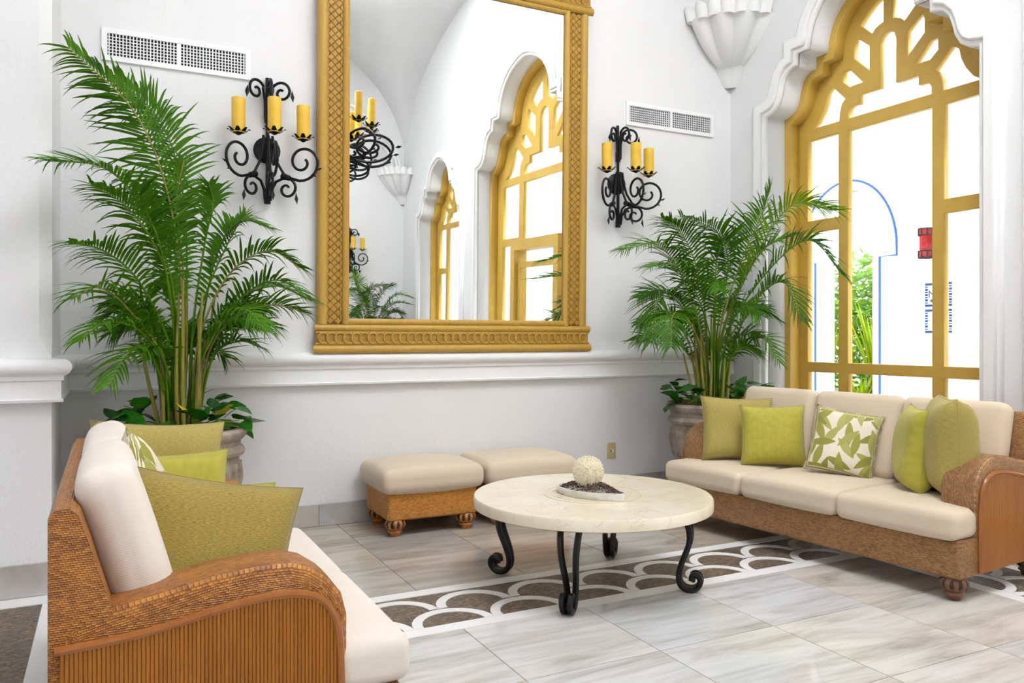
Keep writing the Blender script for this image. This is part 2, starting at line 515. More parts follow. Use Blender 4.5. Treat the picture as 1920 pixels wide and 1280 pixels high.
def offset(poly, d):
    """offset a closed polygon outward (ccw) by d"""
    n = len(poly); out = []
    area = sum(poly[i][0] * poly[(i + 1) % n][1] - poly[(i + 1) % n][0] * poly[i][1] for i in range(n))
    sg = 1 if area > 0 else -1
    for i in range(n):
        p0, p1, p2 = [Vector(poly[(i + q) % n]) for q in (-1, 0, 1)]
        a = (p1 - p0).normalized(); b = (p2 - p1).normalized()
        na = Vector((a.y, -a.x)) * sg; nb = Vector((b.y, -b.x)) * sg
        m = na + nb
        m = m / max(m.length_squared / 2, 0.6)
        out.append((p1.x + m.x * d, p1.y + m.y * d))
    return out


def smooth_path(pts, n=24):
    P = [Vector(p) for p in pts]; P = [P[0] * 2 - P[1]] + P + [P[-1] * 2 - P[-2]]
    m = len(P) - 3; out = []
    for i in range(n + 1):
        t = i / n * m; k = min(int(t), m - 1); t -= k
        a, b, c, d = P[k:k + 4]
        out.append(0.5 * ((2 * b) + (c - a) * t + (2 * a - 5 * b + 4 * c - d) * t * t + (3 * b - a - 3 * c + d) * t ** 3))
    return out


# ================================================================== THE ROOM
XR, YB, YF, XL = 5.0, 5.5, -3.6, -0.26
ZW = 6.9

# ---- floor slab and tiles
fl = MB().box(-7, 5.45, YF - .3, YB + .3, -0.12, -0.006).build('floor', 'grout'); struct(fl)
fl['label'] = 'polished grey and beige marble tile floor with pebble inlay borders'
tile_mesh = {}


def floor_piece(name, x0, x1, y0, y1, mat, z1=0.0, z0=-0.02, g=0.002):
    key = (name, round(x1 - x0, 3), round(y1 - y0, 3), mat)
    if key not in tile_mesh:
        a, b = (x1 - x0) / 2 - g, (y1 - y0) / 2 - g
        tile_mesh[key] = MB().box(-a, a, -b, b, z0, z1).mesh(name, mat)
    o = obj(name, tile_mesh[key], fl); o.location = ((x0 + x1) / 2, (y0 + y1) / 2, 0)
    return o


BX0, BX1, BY0, BY1 = 4.0, 4.6, 3.26, 3.86
xs = [-0.17, 0.15, 0.78, 1.41, 2.04, 2.67, 3.30, 4.0]
ys = [YF] + [3.26 - .6 * i for i in range(11, -1, -1)]
for i in range(len(xs) - 1):
    for j in range(len(ys) - 1):
        floor_piece('marble_tile', xs[i], xs[i + 1], ys[j], ys[j + 1], 'marble_tile')
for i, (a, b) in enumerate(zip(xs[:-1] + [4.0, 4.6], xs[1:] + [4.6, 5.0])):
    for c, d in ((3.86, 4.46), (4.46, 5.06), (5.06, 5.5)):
        floor_piece('marble_tile', a, b, c, d, 'marble_beige_shaded')
for j in range(len(ys) - 1):
    floor_piece('marble_tile', 4.6, 5.0, ys[j], ys[j + 1], 'marble_tile')
floor_piece('marble_tile', 4.6, 5.0, 3.26, 3.86, 'marble_tile')
# pebble ground of the inlaid bands and of the passage on the left
floor_piece('pebble_inlay', -0.17, BX1, BY0, BY1, 'pebble', -0.0035)
floor_piece('pebble_inlay', BX0, BX1, YF, BY0, 'pebble', -0.0035)
floor_piece('pebble_inlay', -7, -0.29, YF, 4.5, 'pebble', -0.0035)
floor_piece('border_strip', -0.29, -0.17, YF, 4.5, 'white_stone')
floor_piece('border_strip', -7, -0.17, 4.5, 4.67, 'white_stone')
floor_piece('border_strip', -0.26, -0.17, 4.67, 5.5, 'white_stone')
floor_piece('border_strip', -0.17, BX1, BY0, BY0 + .09, 'white_stone')
floor_piece('border_strip', -0.17, BX1, BY1 - .085, BY1, 'white_stone')
floor_piece('border_strip', BX0, BX0 + .09, YF, BY0, 'white_stone')
floor_piece('border_strip', BX1 - .085, BX1, YF, BY0, 'white_stone')
RO, RI = 0.1975, 0.150


def arc_mesh():
    mb = MB(); n = 16; v = []
    for i in range(n + 1):
        t = PI * i / n
        for r, z in ((RO, 0), (RI, 0), (RI, -.02), (RO, -.02)):
            v.append((r * math.cos(t), r * math.sin(t), z - 0.0004))
    f = [(i * 4 + q, i * 4 + (q + 1) % 4, i * 4 + 4 + (q + 1) % 4, i * 4 + 4 + q) for i in range(n) for q in range(4)]
    return mb.add(v, f).mesh('scallop_arc', 'white_stone')


am = arc_mesh(); am.name = 'scallop_arc'
u = 0.228 - .394
while u < BX1 - .1:
    if u > 0:
        o = obj('scallop_arc', am, fl); o.location = (u + .0, BY0 + .09, 0)
    if u + .197 < BX1 - .1:
        o = obj('scallop_arc', am, fl); o.location = (u + .197, BY0 + .09 + .205, 0.0001)
    u += .394
u = BY0 - .21
while u > 0.2:
    o = obj('scallop_arc', am, fl); o.location = (BX0 + .09, u, 0); o.rotation_euler = (0, 0, -PI / 2)
    o = obj('scallop_arc', am, fl); o.location = (BX0 + .09 + .205, u - .197, 0.0001); o.rotation_euler = (0, 0, -PI / 2)
    u -= .394

# ---- walls
wb = MB().box(-1.8, XR + .45, YB, YB + .3, 0, ZW).build('wall_back', 'plaster'); struct(wb)
wf = MB().box(-1.8, XR + .45, YF - .3, YF, 0, ZW).build('wall_front', 'plaster'); struct(wf)
# pier on the left with a chamfered corner above its rail
mb = MB()
c = .055
mb.prism([(-7, 4.67), (XL - c, 4.67), (XL, 4.67 + c), (XL, YB), (-7, YB)], 1.30, ZW, lambda a, b, t: (a, b, t))
mb.prism([(-7, 4.67), (XL, 4.67), (XL, YB), (-7, YB)], 0, 1.2, lambda a, b, t: (a, b, t))
# chamfer stop
v = [(-7, 4.67, 1.2), (XL, 4.67, 1.2), (XL, 4.67, 1.2), (XL, YB, 1.2), (-7, YB, 1.2), (-7, 4.67, 1.3), (XL - c, 4.67, 1.3), (XL, 4.67 + c, 1.3), (XL, YB, 1.3), (-7, YB, 1.3)]
mb.add(v, [(0, 1, 6, 5), (1, 7, 6), (2, 3, 8, 7), (3, 4, 9, 8)])
struct(mb.build('wall_left', 'plaster'))

# multifoil opening outline, half (s >= 0), from sill to crown
HALF = [(.93, .06), (.93, 3.17), (.862, 3.182), (.80, 3.225), (.763, 3.295), (.745, 3.37), (.722, 3.435), (.68, 3.482), (.63, 3.502), (.585, 3.506), (.585, 3.605),
        (.468, 3.605), (.457, 3.69), (.433, 3.775), (.387, 3.86), (.33, 3.93), (.25, 3.99), (.15, 4.035), (.07, 4.06)]


def zmap(z_, kz):
    return z_ if z_ < .1 else z_ * kz if z_ < 3.06 else 3.06 * kz + (z_ - 3.06) * (1 + 3.2 * (kz - 1))


def outline(c, ks=1.0, kz=1.0, d=0.0):
    P = HALF + [(0, 4.07)] + [(-s_, z_) for s_, z_ in reversed(HALF)]
    P = [(s_ * ks, zmap(z_, kz)) for s_, z_ in P]
    if d:
        P = offset(P, d)
    return [(c + s_, z_) for s_, z_ in P]


WINS = [(4.12, 1.0, 1.0), (1.30, 1.58, 1.14), (-1.75, 1.0, 1.0)]
WT = 0.45
wr = plate('wall_right', [(YF - .3, 0), (YB + .3, 0), (YB + .3, ZW), (YF - .3, ZW)], [outline(*q) for q in WINS], WT, 'plaster',
           lambda a, b, c: (XR + WT / 2 + c, a, b)); struct(wr)

# moulded surround of each opening
for i, q in enumerate(WINS):
    a = plate('trim_%d' % (i + 1), outline(*q, d=.135), [outline(*q, d=.012)], .05, 'stucco_trim', lambda a, b, c: (XR - .005 + c, a, b), bevel=.012); struct(a)
    b_ = plate('moulding', outline(*q, d=.105), [outline(*q, d=.05)], .05, 'stucco_trim', lambda a, b, c: (XR - .03 + c, a, b), a, bevel=.015)

P1 = [(.755, 3.056), (.678, 3.105), (.626, 3.174), (.593, 3.246), (.576, 3.323), (.548, 3.348), (.510, 3.358), (.386, 3.227), (.423, 3.193), (.442, 3.127), (.447, 3.056)]
P2 = [(.418, 3.455), (.349, 3.459), (.215, 3.31), (.354, 3.307), (.42, 3.364)]
P3 = [(.297, 3.696), (.16, 3.586), (.158, 3.375), (.312, 3.523), (.312, 3.614)]
P4 = [(.256, 3.768), (.195, 3.835), (.116, 3.895), (.035, 3.935), (.035, 3.722), (.075, 3.712), (.11, 3.695), (.14, 3.66)]
CH = [(.368, 3.056), (.368, 3.11), (.35, 3.147), (.31, 3.160), (.265, 3.160), (.265, 3.232), (.077, 3.232), (.077, 3.565), (.06, 3.615), (.03, 3.638)]
C5 = CH + [(0, 3.644)] + [(-s_, z_) for s_, z_ in reversed(CH)]
mir = lambda P: [(-s_, z_) for s_, z_ in reversed(P)]
rect = lambda a, b, c, d: [(a, c), (b, c), (b, d), (a, d)]
PANES = [P1, P2, P3, P4, mir(P1), mir(P2), mir(P3), mir(P4), C5]
for sg in (1, -1):
    a, b = sorted((sg * .455, sg * .785))
    PANES += [rect(a, b, .14, 1.012), rect(a, b, 1.085, 2.19), rect(a, b, 2.28, 2.97)]
PANES += [rect(-.372, .372, .14, 1.012), rect(-.372, .372, 1.085, 2.97)]

for i, (c0, ks, kz) in enumerate(WINS):
    tr_ = lambda P: [(c0 + s_ * ks, zmap(z_, kz)) for s_, z_ in P]
    win = plate('window_%d' % (i + 1), outline(c0, ks, kz, .02), [tr_(P) for P in PANES], .055, 'yellow_paint', lambda a, b, c: (5.338 + c, a, b), bevel=.006)
    struct(win)
    plate('jamb_lining', outline(c0, ks, kz, .004), [outline(c0, ks, kz, -.055)], .125, 'yellow_paint', lambda a, b, c: (5.2625 + c, a, b), win, bevel=.006)
    for P in PANES:
        plate('pane', offset(tr_(P), .004), [], .006, 'window_glass', lambda a, b, c: (5.345 + c, a, b), win)

# yellow door portal standing in the middle opening (seen in the mirror)
dp = thing('door_portal', 'boxy yellow door frame in the tall arched opening, seen in the mirror', 'door frame', (5.08, 1.62, 0))
MB().box(-.09, .11, -.66, -.54, 0, 2.5).build('post', 'yellow_paint', dp)
MB().box(-.09, .11, .54, .66, 0, 2.5).build('post', 'yellow_paint', dp)
MB().box(-.09, .11, -.54, .54, 2.36, 2.5).build('lintel', 'yellow_paint', dp)
MB().box(-.03, .02, -.54, -.47, .0, 2.2).build('door_stile', 'yellow_paint', dp)
MB().box(-.03, .02, .47, .54, .0, 2.2).build('door_stile', 'yellow_paint', dp)
MB().box(-.03, .02, -.47, .47, 2.12, 2.2).build('door_rail', 'yellow_paint', dp)

# ---- groin vault
ZS, RISE = 4.22, 2.35
mb = MB(); nx, ny = 48, 80
cx_, ax_ = (XL - .02 + XR) / 2, (XR - XL + .02) / 2 + .02
cy_, ay_ = (YF + YB) / 2, (YB - YF) / 2 + .02
v = []
for j in range(ny + 1):
    y = cy_ - ay_ * math.cos(PI * j / ny)
    for i in range(nx + 1):
        x = cx_ - ax_ * math.cos(PI * i / nx)
        fz = math.sqrt(max(0, 1 - ((x - cx_) / ax_) ** 2)); gz = math.sqrt(max(0, 1 - ((y - cy_) / ay_) ** 2))
        v.append((x, y, ZS + RISE * max(fz, gz)))
mb.add(v, [(j * (nx + 1) + i, (j + 1) * (nx + 1) + i, (j + 1) * (nx + 1) + i + 1, j * (nx + 1) + i + 1) for j in range(ny) for i in range(nx)])
struct(mb.build('ceiling', 'plaster', None, True))
# unseen roof added over the open side to keep out sun and sky light
struct(MB().box(-9.5, -0.3, YF - 3, YB + .3, 4.6, 4.9).build('roof_light_blocker', 'plaster'))

struct(MB().box(-7.5, -2.6, YF - 3.3, YF - 3, 0, 4.6).build('wall_blocker_end', 'plaster'))  # unseen end wall, added so less daylight reaches the left pier
struct(MB().box(-7.5, -7.2, YF - 3, YB + .3, 0, 4.6).build('wall_blocker_side', 'plaster'))  # unseen side wall, added to cut the skylight coming from the left
struct(MB().box(-0.55, -0.30, YF - .3, YB + .3, 4.55, ZW).build('wall_sun_blocker', 'plaster'))  # unseen panel added to stop sun entering above the roof

# ---- chair rail
RAIL = [(0, .972), (.048, .972), (.052, .985), (.04, .992), (.04, 1.078), (.052, 1.083), (.052, 1.105), (.062, 1.108)]
RAIL += [(.045 + .045 * math.cos(t), 1.15 + .042 * math.sin(t)) for t in [R(a) for a in range(-70, 91, 16)]] + [(0, 1.195)]
t1 = MB().prism(RAIL, XL + .02, XR, lambda u, z, t: (t, YB - u, z)).build('trim_4', 'stucco_trim', None, True); struct(t1)
t1['label'] = 'white moulded chair rail along the wall below the mirror'
mb = MB().prism(RAIL, -7, XL + .005, lambda u, z, t: (t + u * (t > -1), 4.67 - u, z))
mb.prism(RAIL, 4.67, YB, lambda u, z, t: (XL + u, t - u * (t < 4.7), z))
t2 = mb.build('trim_5', 'stucco_trim', None, True); struct(t2)
# ---- marble skirting, tile by tile
bb = MB().box(XL, XR, YB - .012, YB, 0.001, .145).build('baseboard_back', 'grout'); struct(bb)
x = XL + .012; n = 0
sk = [.30, .415, .40, .42, .41]
while x < XR - .02:
    L = min(sk[n % 5], XR - .012 - x)
    key = round(L, 3)
    if ('sk', key) not in tile_mesh:
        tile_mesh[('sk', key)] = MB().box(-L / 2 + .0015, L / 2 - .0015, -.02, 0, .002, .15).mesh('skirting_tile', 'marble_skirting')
    o = obj('skirting_tile', tile_mesh[('sk', key)], bb); o.location = (x + L / 2, YB - .012, 0)
    x += L; n += 1
bl_ = MB().box(-7, XL + .012, 4.658, 4.67, 0.001, .158).build('baseboard_left', 'grout'); struct(bl_)
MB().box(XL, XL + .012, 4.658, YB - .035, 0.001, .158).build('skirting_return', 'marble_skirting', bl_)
for i in range(8):
    x1 = XL + .03 - i * .42 - (0 if i == 0 else .25)
    x0 = XL + .03 - .67 - i * .42
    xa = XL + .012 if i == 0 else x1
    L = xa - x0
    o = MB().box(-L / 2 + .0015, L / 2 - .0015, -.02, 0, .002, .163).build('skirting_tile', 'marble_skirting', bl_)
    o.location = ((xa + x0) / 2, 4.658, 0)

# ---- scalloped corbels in the two corners by the windows, with vault ribs
def corbel(loc, ang, label):
    t = thing('shell_corbel', label, 'corbel', loc, ang, 'plaster shell corbels under the vault')
    mb = MB(); nt, nz = 42, 14; v = []
    for iz in range(nz + 1):
        q = iz / nz
        for it in range(nt + 1):
            th = PI / 2 * it / nt
            lob = abs(math.sin(th * 7))
            r = .52 * (0.10 + .90 * q ** .50) * (0.86 + .14 * lob)
            v.append((r * math.cos(th), r * math.sin(th), -.03 + .37 * q))
    f = [(iz * (nt + 1) + it, iz * (nt + 1) + it + 1, (iz + 1) * (nt + 1) + it + 1, (iz + 1) * (nt + 1) + it) for iz in range(nz) for it in range(nt)]
    mb.add(v, f).build('shell_bowl', 'stucco_trim', t, 'all')
    for m in range(7):                       # rounded lobes of the rim
        a = PI / 2 * (m + .5) / 7
        mb = MB(); v = []
        nn = 10
        for i in range(nn + 1):
            b = -1 + 2 * i / nn
            th = a + b * PI / 28
            z = .47 - .035 * b * b - .02 * ((m - 3) / 3) ** 2
            for r, zz in ((.49 + .035 * (1 - b * b), .33), (.52 + .04 * (1 - b * b), z), (.30, z), (.30, .33)):
                v.append((r * math.cos(th), r * math.sin(th), zz))
        f = [(i * 4 + q, i * 4 + (q + 1) % 4, i * 4 + 4 + (q + 1) % 4, i * 4 + 4 + q) for i in range(nn) for q in range(4)]
        f += [(3, 2, 1, 0), tuple(nn * 4 + q for q in range(4))]
        mb.add(v, f).build('lobe', 'stucco_trim', t, True)
    mb = MB(); v = []                        # plain tapering back plate
    for z, r in ((-.17, .07), (-.14, .10), (0.0, .17), (.26, .37), (.36, .42)):
        for it in range(9):
            th = PI / 2 * it / 8
            rr = r * (0.80 + .20 * abs(math.cos(2 * th)))
            v.append((rr * math.cos(th), rr * math.sin(th), z))
    f = [(iz * 9 + it, iz * 9 + it + 1, iz * 9 + 10 + it, iz * 9 + 9 + it) for iz in range(4) for it in range(8)]
    f.append(tuple(range(8, -1, -1)))
    mb.add(v, f).build('back_plate', 'stucco_trim', t, True)
    for o_ in (-.11, -.05, .05, .11):
        pts = [(.28 * (1 - q) + .9 * q * q + .1 * q - o_ * .7, .28 * (1 - q) + 1.3 * q * q + o_ * .7 + .1 * q, .40 + .9 * q) for q in [i / 8 for i in range(9)]]
        MB().tube(pts, .02, 6).build('rib', 'stucco_trim', t, True)
    return t


corbel((XR, YB, 3.70), PI, 'white plaster shell corbel in the corner beside the arched window')
corbel((XR, YF, 3.70), PI / 2, 'white plaster shell corbel in the far corner reflected in the mirror')

# ================================================================== OUTSIDE
XW = 10.5
struct(MB().box(5.45, 10.75, -8, 16, -.15, -.03).build('ground_patio', 'patio_floor'))
struct(MB().box(10.75, 45, -30, 45, -.2, -.05).build('ground_garden', 'garden_soil'))
struct(MB().box(-60, -7, -40, 45, -.2, -.05).build('ground_forecourt', 'patio_floor'))
struct(MB().box(8.4, 10.8, -8, 16, 4.75, 4.95).build('roof_arcade', 'patio_white'))
KC = 8.90


def keyhole(d=0.0):
    a = .49 + d; R_ = .785 + d; zt = 1.0 + d; zc = 2.66
    P = [(KC + a, 0.0), (KC + a, zc - d), (KC + R_, zc - d)]
    P += [(KC + R_ * math.cos(t), zc + zt * math.sin(t)) for t in [PI * i / 28 for i in range(1, 28)]]
    P += [(KC - R_, zc - d), (KC - a, zc - d), (KC - a, 0.0)]
    return P


hole = keyhole(); hole[0] = (hole[0][0], .02); hole[-1] = (hole[-1][0], .02)
pw = plate('wall_patio', [(-8, -.1), (16, -.1), (16, 5.6), (-8, 5.6)], [hole], .3, 'patio_white', lambda a, b, c: (XW + .15 + c, a, b), bevel=.0)
struct(pw)
kl = [Vector((XW - .004, a, b)) for a, b in keyhole(.13)]
MB().tube(kl, .019, 5).build('painted_line', 'blue_paint', pw)
# low plinth and shallow ledge above the arch
MB().box(XW - .03, XW, 3.0, 14, 4.5, 4.6).build('ledge', 'patio_white', pw)

rl = thing('wall_lantern', 'red and black wall lantern on the white patio wall outside', 'lantern', (XW, 7.44, 2.43))
oct_ = lambda r0, z0, r1, z1, m, n: MB().lathe([(r0, z0), (r1, z1)], 8, (-.10, 0, 0)).build(n, m, rl)
oct_(.085, .05, .085, .37, 'lantern_red', 'body')
for z0 in (.0, .32):
    oct_(.095, z0, .095, z0 + .10, 'lantern_red', 'collar')
    oct_(.105, z0 - .005, .105, z0 + .012, 'lantern_black', 'band')
    oct_(.105, z0 + .09, .105, z0 + .105, 'lantern_black', 'band')
    for q in range(8):
        t = 2 * PI * q / 8
        MB().box(-.10 + .095 * math.cos(t) - .008, -.10 + .095 * math.cos(t) + .008, .095 * math.sin(t) - .008, .095 * math.sin(t) + .008, z0, z0 + .1).build('rib', 'lantern_black', rl)
MB().box(-.03, 0, -.03, .03, .1, .3).build('wall_mount', 'lantern_black', rl)


def tile_sign(z0, label, text):
    t = thing('tile_sign', label, 'sign', (XW, 7.31, z0), 0, 'tile signs on the patio wall')
    MB().box(-.015, 0, -.2, .2, 0, .34).build('tile_panel', 'tile_white', t)
    me = MB().box(-.006, .006, -.021, .021, -.017, .017).mesh('border_tile', 'tile_blue')
    n = 0
    for i in range(11):
        for j in range(9):
            if i in (0, 10) or j in (0, 8):
                o = obj('border_tile', me, t); o.location = (-.018 - .002 * ((i + j) % 2), -.182 + .0364 * i, .018 + .038 * j)
                o.scale = (1, .95, .55 if (i in (0, 10) and j % 2) else 1.0)
    if text:
        cu = bpy.data.curves.new('letter', 'FONT'); cu.body = 'M'; cu.size = .15; cu.extrude = .002; cu.align_x = 'CENTER'
        to = bpy.data.objects.new('tmp', cu); COL.objects.link(to); bpy.context.view_layer.update()
        me = bpy.data.meshes.new_from_object(to.evaluated_get(bpy.context.evaluated_depsgraph_get()))
        bpy.data.objects.remove(to)
        for v_ in me.vertices:
            v_.co = (-.018 - v_.co.z, -v_.co.x + .10, v_.co.y + .13)
        me.materials.clear(); me.materials.append(MATS['tile_blue'])
        obj('letter', me, t)
        MB().add([(-.019, .135, .085), (-.019, .075, .125), (-.019, .075, .045)], [(0, 1, 2)]).build('arrow_mark', 'tile_blue', t)
    return t


tile_sign(1.735, 'blue bordered tile sign with letter M below the red lantern', True)
tile_sign(1.36, 'blue bordered blank tile sign, the lower of the pair outside', False)

rg = random.Random(5)


def leaf_cloud(c, r, n, size, mat, name, parent):
    mb = MB()
    for _ in range(n):
        d = Vector((rg.gauss(0, 1), rg.gauss(0, 1), rg.gauss(0, 1))).normalized() * (rg.random() ** .4)
        p = Vector(c) + Vector((d.x * r[0], d.y * r[1], d.z * r[2]))
        a = Vector((rg.gauss(0, 1), rg.gauss(0, 1), rg.gauss(0, 1))).normalized(); b = a.orthogonal().normalized()
        s_ = size * (0.6 + .8 * rg.random())
        mb.add([p - a * s_, p + b * s_ * .45, p + a * s_, p - b * s_ * .45], [(0, 1, 2, 3)])
    o = mb.build(name, mat, parent)
    o['kind'] = 'stuff'
    return o


def shrub(loc, r, n, size, mat, label):
    t = thing('garden_shrub', label, 'shrub', loc, 0, 'shrubs in the garden outside')
    MB().tube([(0, 0, 0), (.03, 0, r[2] * .6), (0, .05, r[2] * 1.2)], [.06, .05, .02], 6).build('trunk', 'bark', t)
    leaf_cloud((0, 0, r[2] * 1.05), r, n, size, mat, 'foliage', t)
    return t


shrub((14.0, 11.3, -.05), (1.1, 1.5, 1.55), 4000, .09, 'garden_leaf', 'bright green leafy shrub seen through the patio arch')
shrub((17.2, 12.8, -.05), (1.4, 2.2, 1.75), 3000, .10, 'garden_leaf_dark', 'taller darker green shrub behind the bright one in the garden')
shrub((15.6, 15.3, -.05), (1.4, 1.6, 1.55), 2400, .10, 'garden_leaf', 'rounded green shrub at the left of the garden view')


def flax(loc, label, n, h, sd):
    q = random.Random(sd)
    t = thing('flax_plant', label, 'plant', loc, 0, 'spiky plants in the garden outside')
    for i in range(n):
        a = q.random() * 2 * PI; le = h * (0.7 + .4 * q.random()); sp = .1 + .28 * q.random()
        d = Vector((math.cos(a), math.sin(a), 0)); sdv = Vector((-math.sin(a), math.cos(a), 0))
        v = []
        for j in range(6):
            s_ = j / 5
            p = d * (.04 + sp * s_ ** 1.6 * le) + Vector((0, 0, le * s_ * (1 - .12 * s_)))
            w_ = .035 * (1 - s_) ** .5 + .002
            v += [p - sdv * w_, p + sdv * w_]
        MB().add(v, [(2 * j, 2 * j + 1, 2 * j + 3, 2 * j + 2) for j in range(5)]).build('blade', 'flax_leaf', t, 'all')
    return t


flax((12.5, 9.9, -.05), 'yellow green spiky plant just behind the patio arch, right', 44, 2.15, 3)
flax((12.5, 11.1, -.05), 'yellow green spiky plant just behind the patio arch, left', 44, 2.1, 4)
flax((11.6, 9.55, -.05), 'low spiky green plant at the foot of the patio arch', 30, .75, 6)


# ================================================================== MIRROR
mr = thing('wall_mirror', 'large wall mirror in a carved golden wooden frame with woven sides', 'mirror', (2.345, YB - .006, 1.19))
mr.rotation_euler = (R(0.9), 0, 0)
HW, HG, ZG0, ZG1, ZT = 1.075, .862, .235, 2.655, 2.69
o = MB().box(-HG - .01, HG + .01, -.05, -.04, ZG0 - .01, ZG1 + .01).build('mirror_glass', 'mirror_glass', mr)
MB().box(-HW + .02, HW - .02, -.035, -.004, .05, 2.84).build('backing_board', 'frame_dark', mr)


def half_round(a, b, r, axis, y, name, parent, mat='frame_gold'):
    n = 8
    pr = [(r * math.cos(PI * i / n), -r * .9 * math.sin(PI * i / n)) for i in range(n + 1)]
    if axis == 'z':
        m = lambda u, w_, t: (a[0] + u, y + w_, t)
        return MB().prism(pr, a[1], b, m).build(name, mat, parent, True)
    m = lambda u, w_, t: (t, y + w_, a[1] + u)
    return MB().prism(pr, a[0], b, m).build(name, mat, parent, True)


dm = MB()
q_ = .0255
dm.add([(-q_, 0, 0), (0, 0, -q_), (q_, 0, 0), (0, 0, q_), (-q_ * .8, -.004, 0), (0, -.004, -q_ * .8), (q_ * .8, -.004, 0), (0, -.004, q_ * .8)],
       [(4, 5, 6, 7), (0, 1, 5, 4), (1, 2, 6, 5), (2, 3, 7, 6), (3, 0, 4, 7)])
dmesh = dm.mesh('weave_tile', 'frame_weave')
for sgn, nm in ((-1, 'side_panel'), (1, 'side_panel')):
    xa, xb = sorted((sgn * (HG + .045), sgn * (HW - .055)))
    sp = MB().box(xa - .01, xb + .01, -.058, -.035, .2, ZT).build(nm, 'frame_dark', mr)
    half_round((sgn * (HW - .032), .2), ZT, .034, 'z', -.05, 'outer_moulding', mr)
    half_round((sgn * (HG + .022), .2), ZT, .026, 'z', -.055, 'inner_moulding', mr)
    MB().box(*sorted((sgn * (HW - .064), sgn * HW)), -.05, -.002, .2, ZT).build('side_board', 'frame_gold', mr)
    cxm = (xa + xb) / 2
    z = .225; row = 0
    while z < ZT - .02:
        for xo in ((-.0265, .0265) if row % 2 == 0 else (0.0, -.053, .053)):
            if abs(xo) < .05 or True:
                o = obj('weave_tile', dmesh, sp); o.location = (cxm + xo, -.058, z)
                o.rotation_euler = (0, 0, R(4) * (1 if row % 2 else -1))
                if abs(xo) > .05:
                    o.location.x = cxm + math.copysign(.047, xo); o.scale = (.45, 1, 1)
        z += .0265; row += 1
half_round((-HG - .04, ZG0 - .018), HG + .04, .024, 'x', -.055, 'inner_moulding', mr)
half_round((-HG - .04, ZG1 + .018), HG + .04, .024, 'x', -.055, 'inner_moulding', mr)


def torus(Rr, r, n=18, m=7):
    v = []
    for i in range(n):
        a = 2 * PI * i / n
        for j in range(m):
            b = 2 * PI * j / m
            v.append(((Rr + r * math.cos(b)) * math.cos(a), r * math.sin(b), (Rr + r * math.cos(b)) * math.sin(a)))
    return v, [(i * m + j, i * m + (j + 1) % m, ((i + 1) % n) * m + (j + 1) % m, ((i + 1) % n) * m + j) for i in range(n) for j in range(m)]


ring = MB().add(*torus(.036, .0075)).mesh('ring', 'frame_gold', 'all')
for z0, nm in ((0.0, 'bottom_rail'), (ZT - .01, 'top_rail')):
    rb = MB().box(-HW - .012, HW + .012, -.072, -.002, z0 + .01, z0 + .195).build(nm, 'frame_weave', mr)
    half_round((-HW - .035, z0 + .028), HW + .035, .03, 'x', -.068, 'rail_moulding', rb)
    half_round((-HW - .028, z0 + .175), HW + .028, .024, 'x', -.068, 'rail_moulding', rb)
    half_round((-HW - .02, z0 + .065), HW + .02, .008, 'x', -.072, 'rail_bead', rb)
    half_round((-HW - .02, z0 + .145), HW + .02, .008, 'x', -.072, 'rail_bead', rb)
    MB().box(-HW, HW, -.076, -.07, z0 + .103, z0 + .107).build('centre_line', 'frame_gold', rb)
    for i in range(37):
        o = obj('ring', ring, rb); o.location = (-HW + .035 + i * (2 * HW - .07) / 36, -.076, z0 + .105); o.rotation_euler = (0, 0, R(6))


# ================================================================== VENTS, OUTLET
def vent(x0, x1, z0, z1, gap, nv, label, tilt):
    t = thing('air_vent', label, 'vent', ((x0 + x1) / 2, YB, z0))
    W, Hh = (x1 - x0) / 2, z1 - z0
    e = .032
    MB().box(-W + .01, W - .01, -.004, -.001, .01, Hh - .01).build('dark_duct', 'vent_dark', t)
    for a in ((-W, W, 0, e), (-W, W, Hh - e, Hh)):
        MB().box(a[0], a[1], -.016, 0, a[2], a[3]).build('frame_rail', 'vent_white', t)
    for a in ((-W, -W + e), (W - e, W)):
        MB().box(a[0], a[1], -.016, 0, e, Hh - e).build('frame_stile', 'vent_white', t)
    MB().box(-gap, gap, -.015, -.002, e, Hh - e).build('centre_bar', 'vent_white', t)
    hm = MB().box(-W + e, W - e, -.008, -.005, -.0022, .0022).mesh('louvre', 'vent_white')
    for i in range(6):
        o = obj('louvre', hm, t); o.location = (0, 0, e + (Hh - 2 * e) * (i + 1) / 7)
    vm = MB().box(-.0035, .0035, -.013, -.009, e, Hh - e).mesh('blade', 'vent_white')
    for i in range(nv):
        o = obj('blade', vm, t); o.location = (-W + e + (2 * W - 2 * e) * (i + .5) / nv, 0, 0); o.rotation_euler = (0, 0, tilt)
    sm = MB().lathe([(.006, -.001), (.004, .002)], 8).mesh('screw', 'outlet_white')
    for sx in (-.18, .18):
        for zz in (e / 2, Hh - e / 2):
            o = obj('screw', sm, t); o.location = (W * 2 * sx, -.016, zz); o.rotation_euler = (PI / 2, 0, 0)
    return t


vent(-.04, .838, 3.005, 3.205, .012, 42, 'white wall air vent above the tall left palm', 0)
vent(3.856, 4.79, 3.075, 3.272, .012, 42, 'white wall air vent right of the mirror beside the corbel', R(20))
t = thing('wall_outlet', 'ivory wall outlet plate low on the wall behind the table', 'outlet', (3.71, YB, .30))
MB().rbox((0, -.005, .062), (.042, .006, .066), .005, 2).build('cover_plate', 'outlet_ivory', t, True)
MB().box(-.02, .02, -.0135, -.009, .05, .074).build('socket', 'outlet_white', t)
MB().box(-.016, -.004, -.0145, -.0135, .054, .068).build('slot', 'outlet_dark', t)


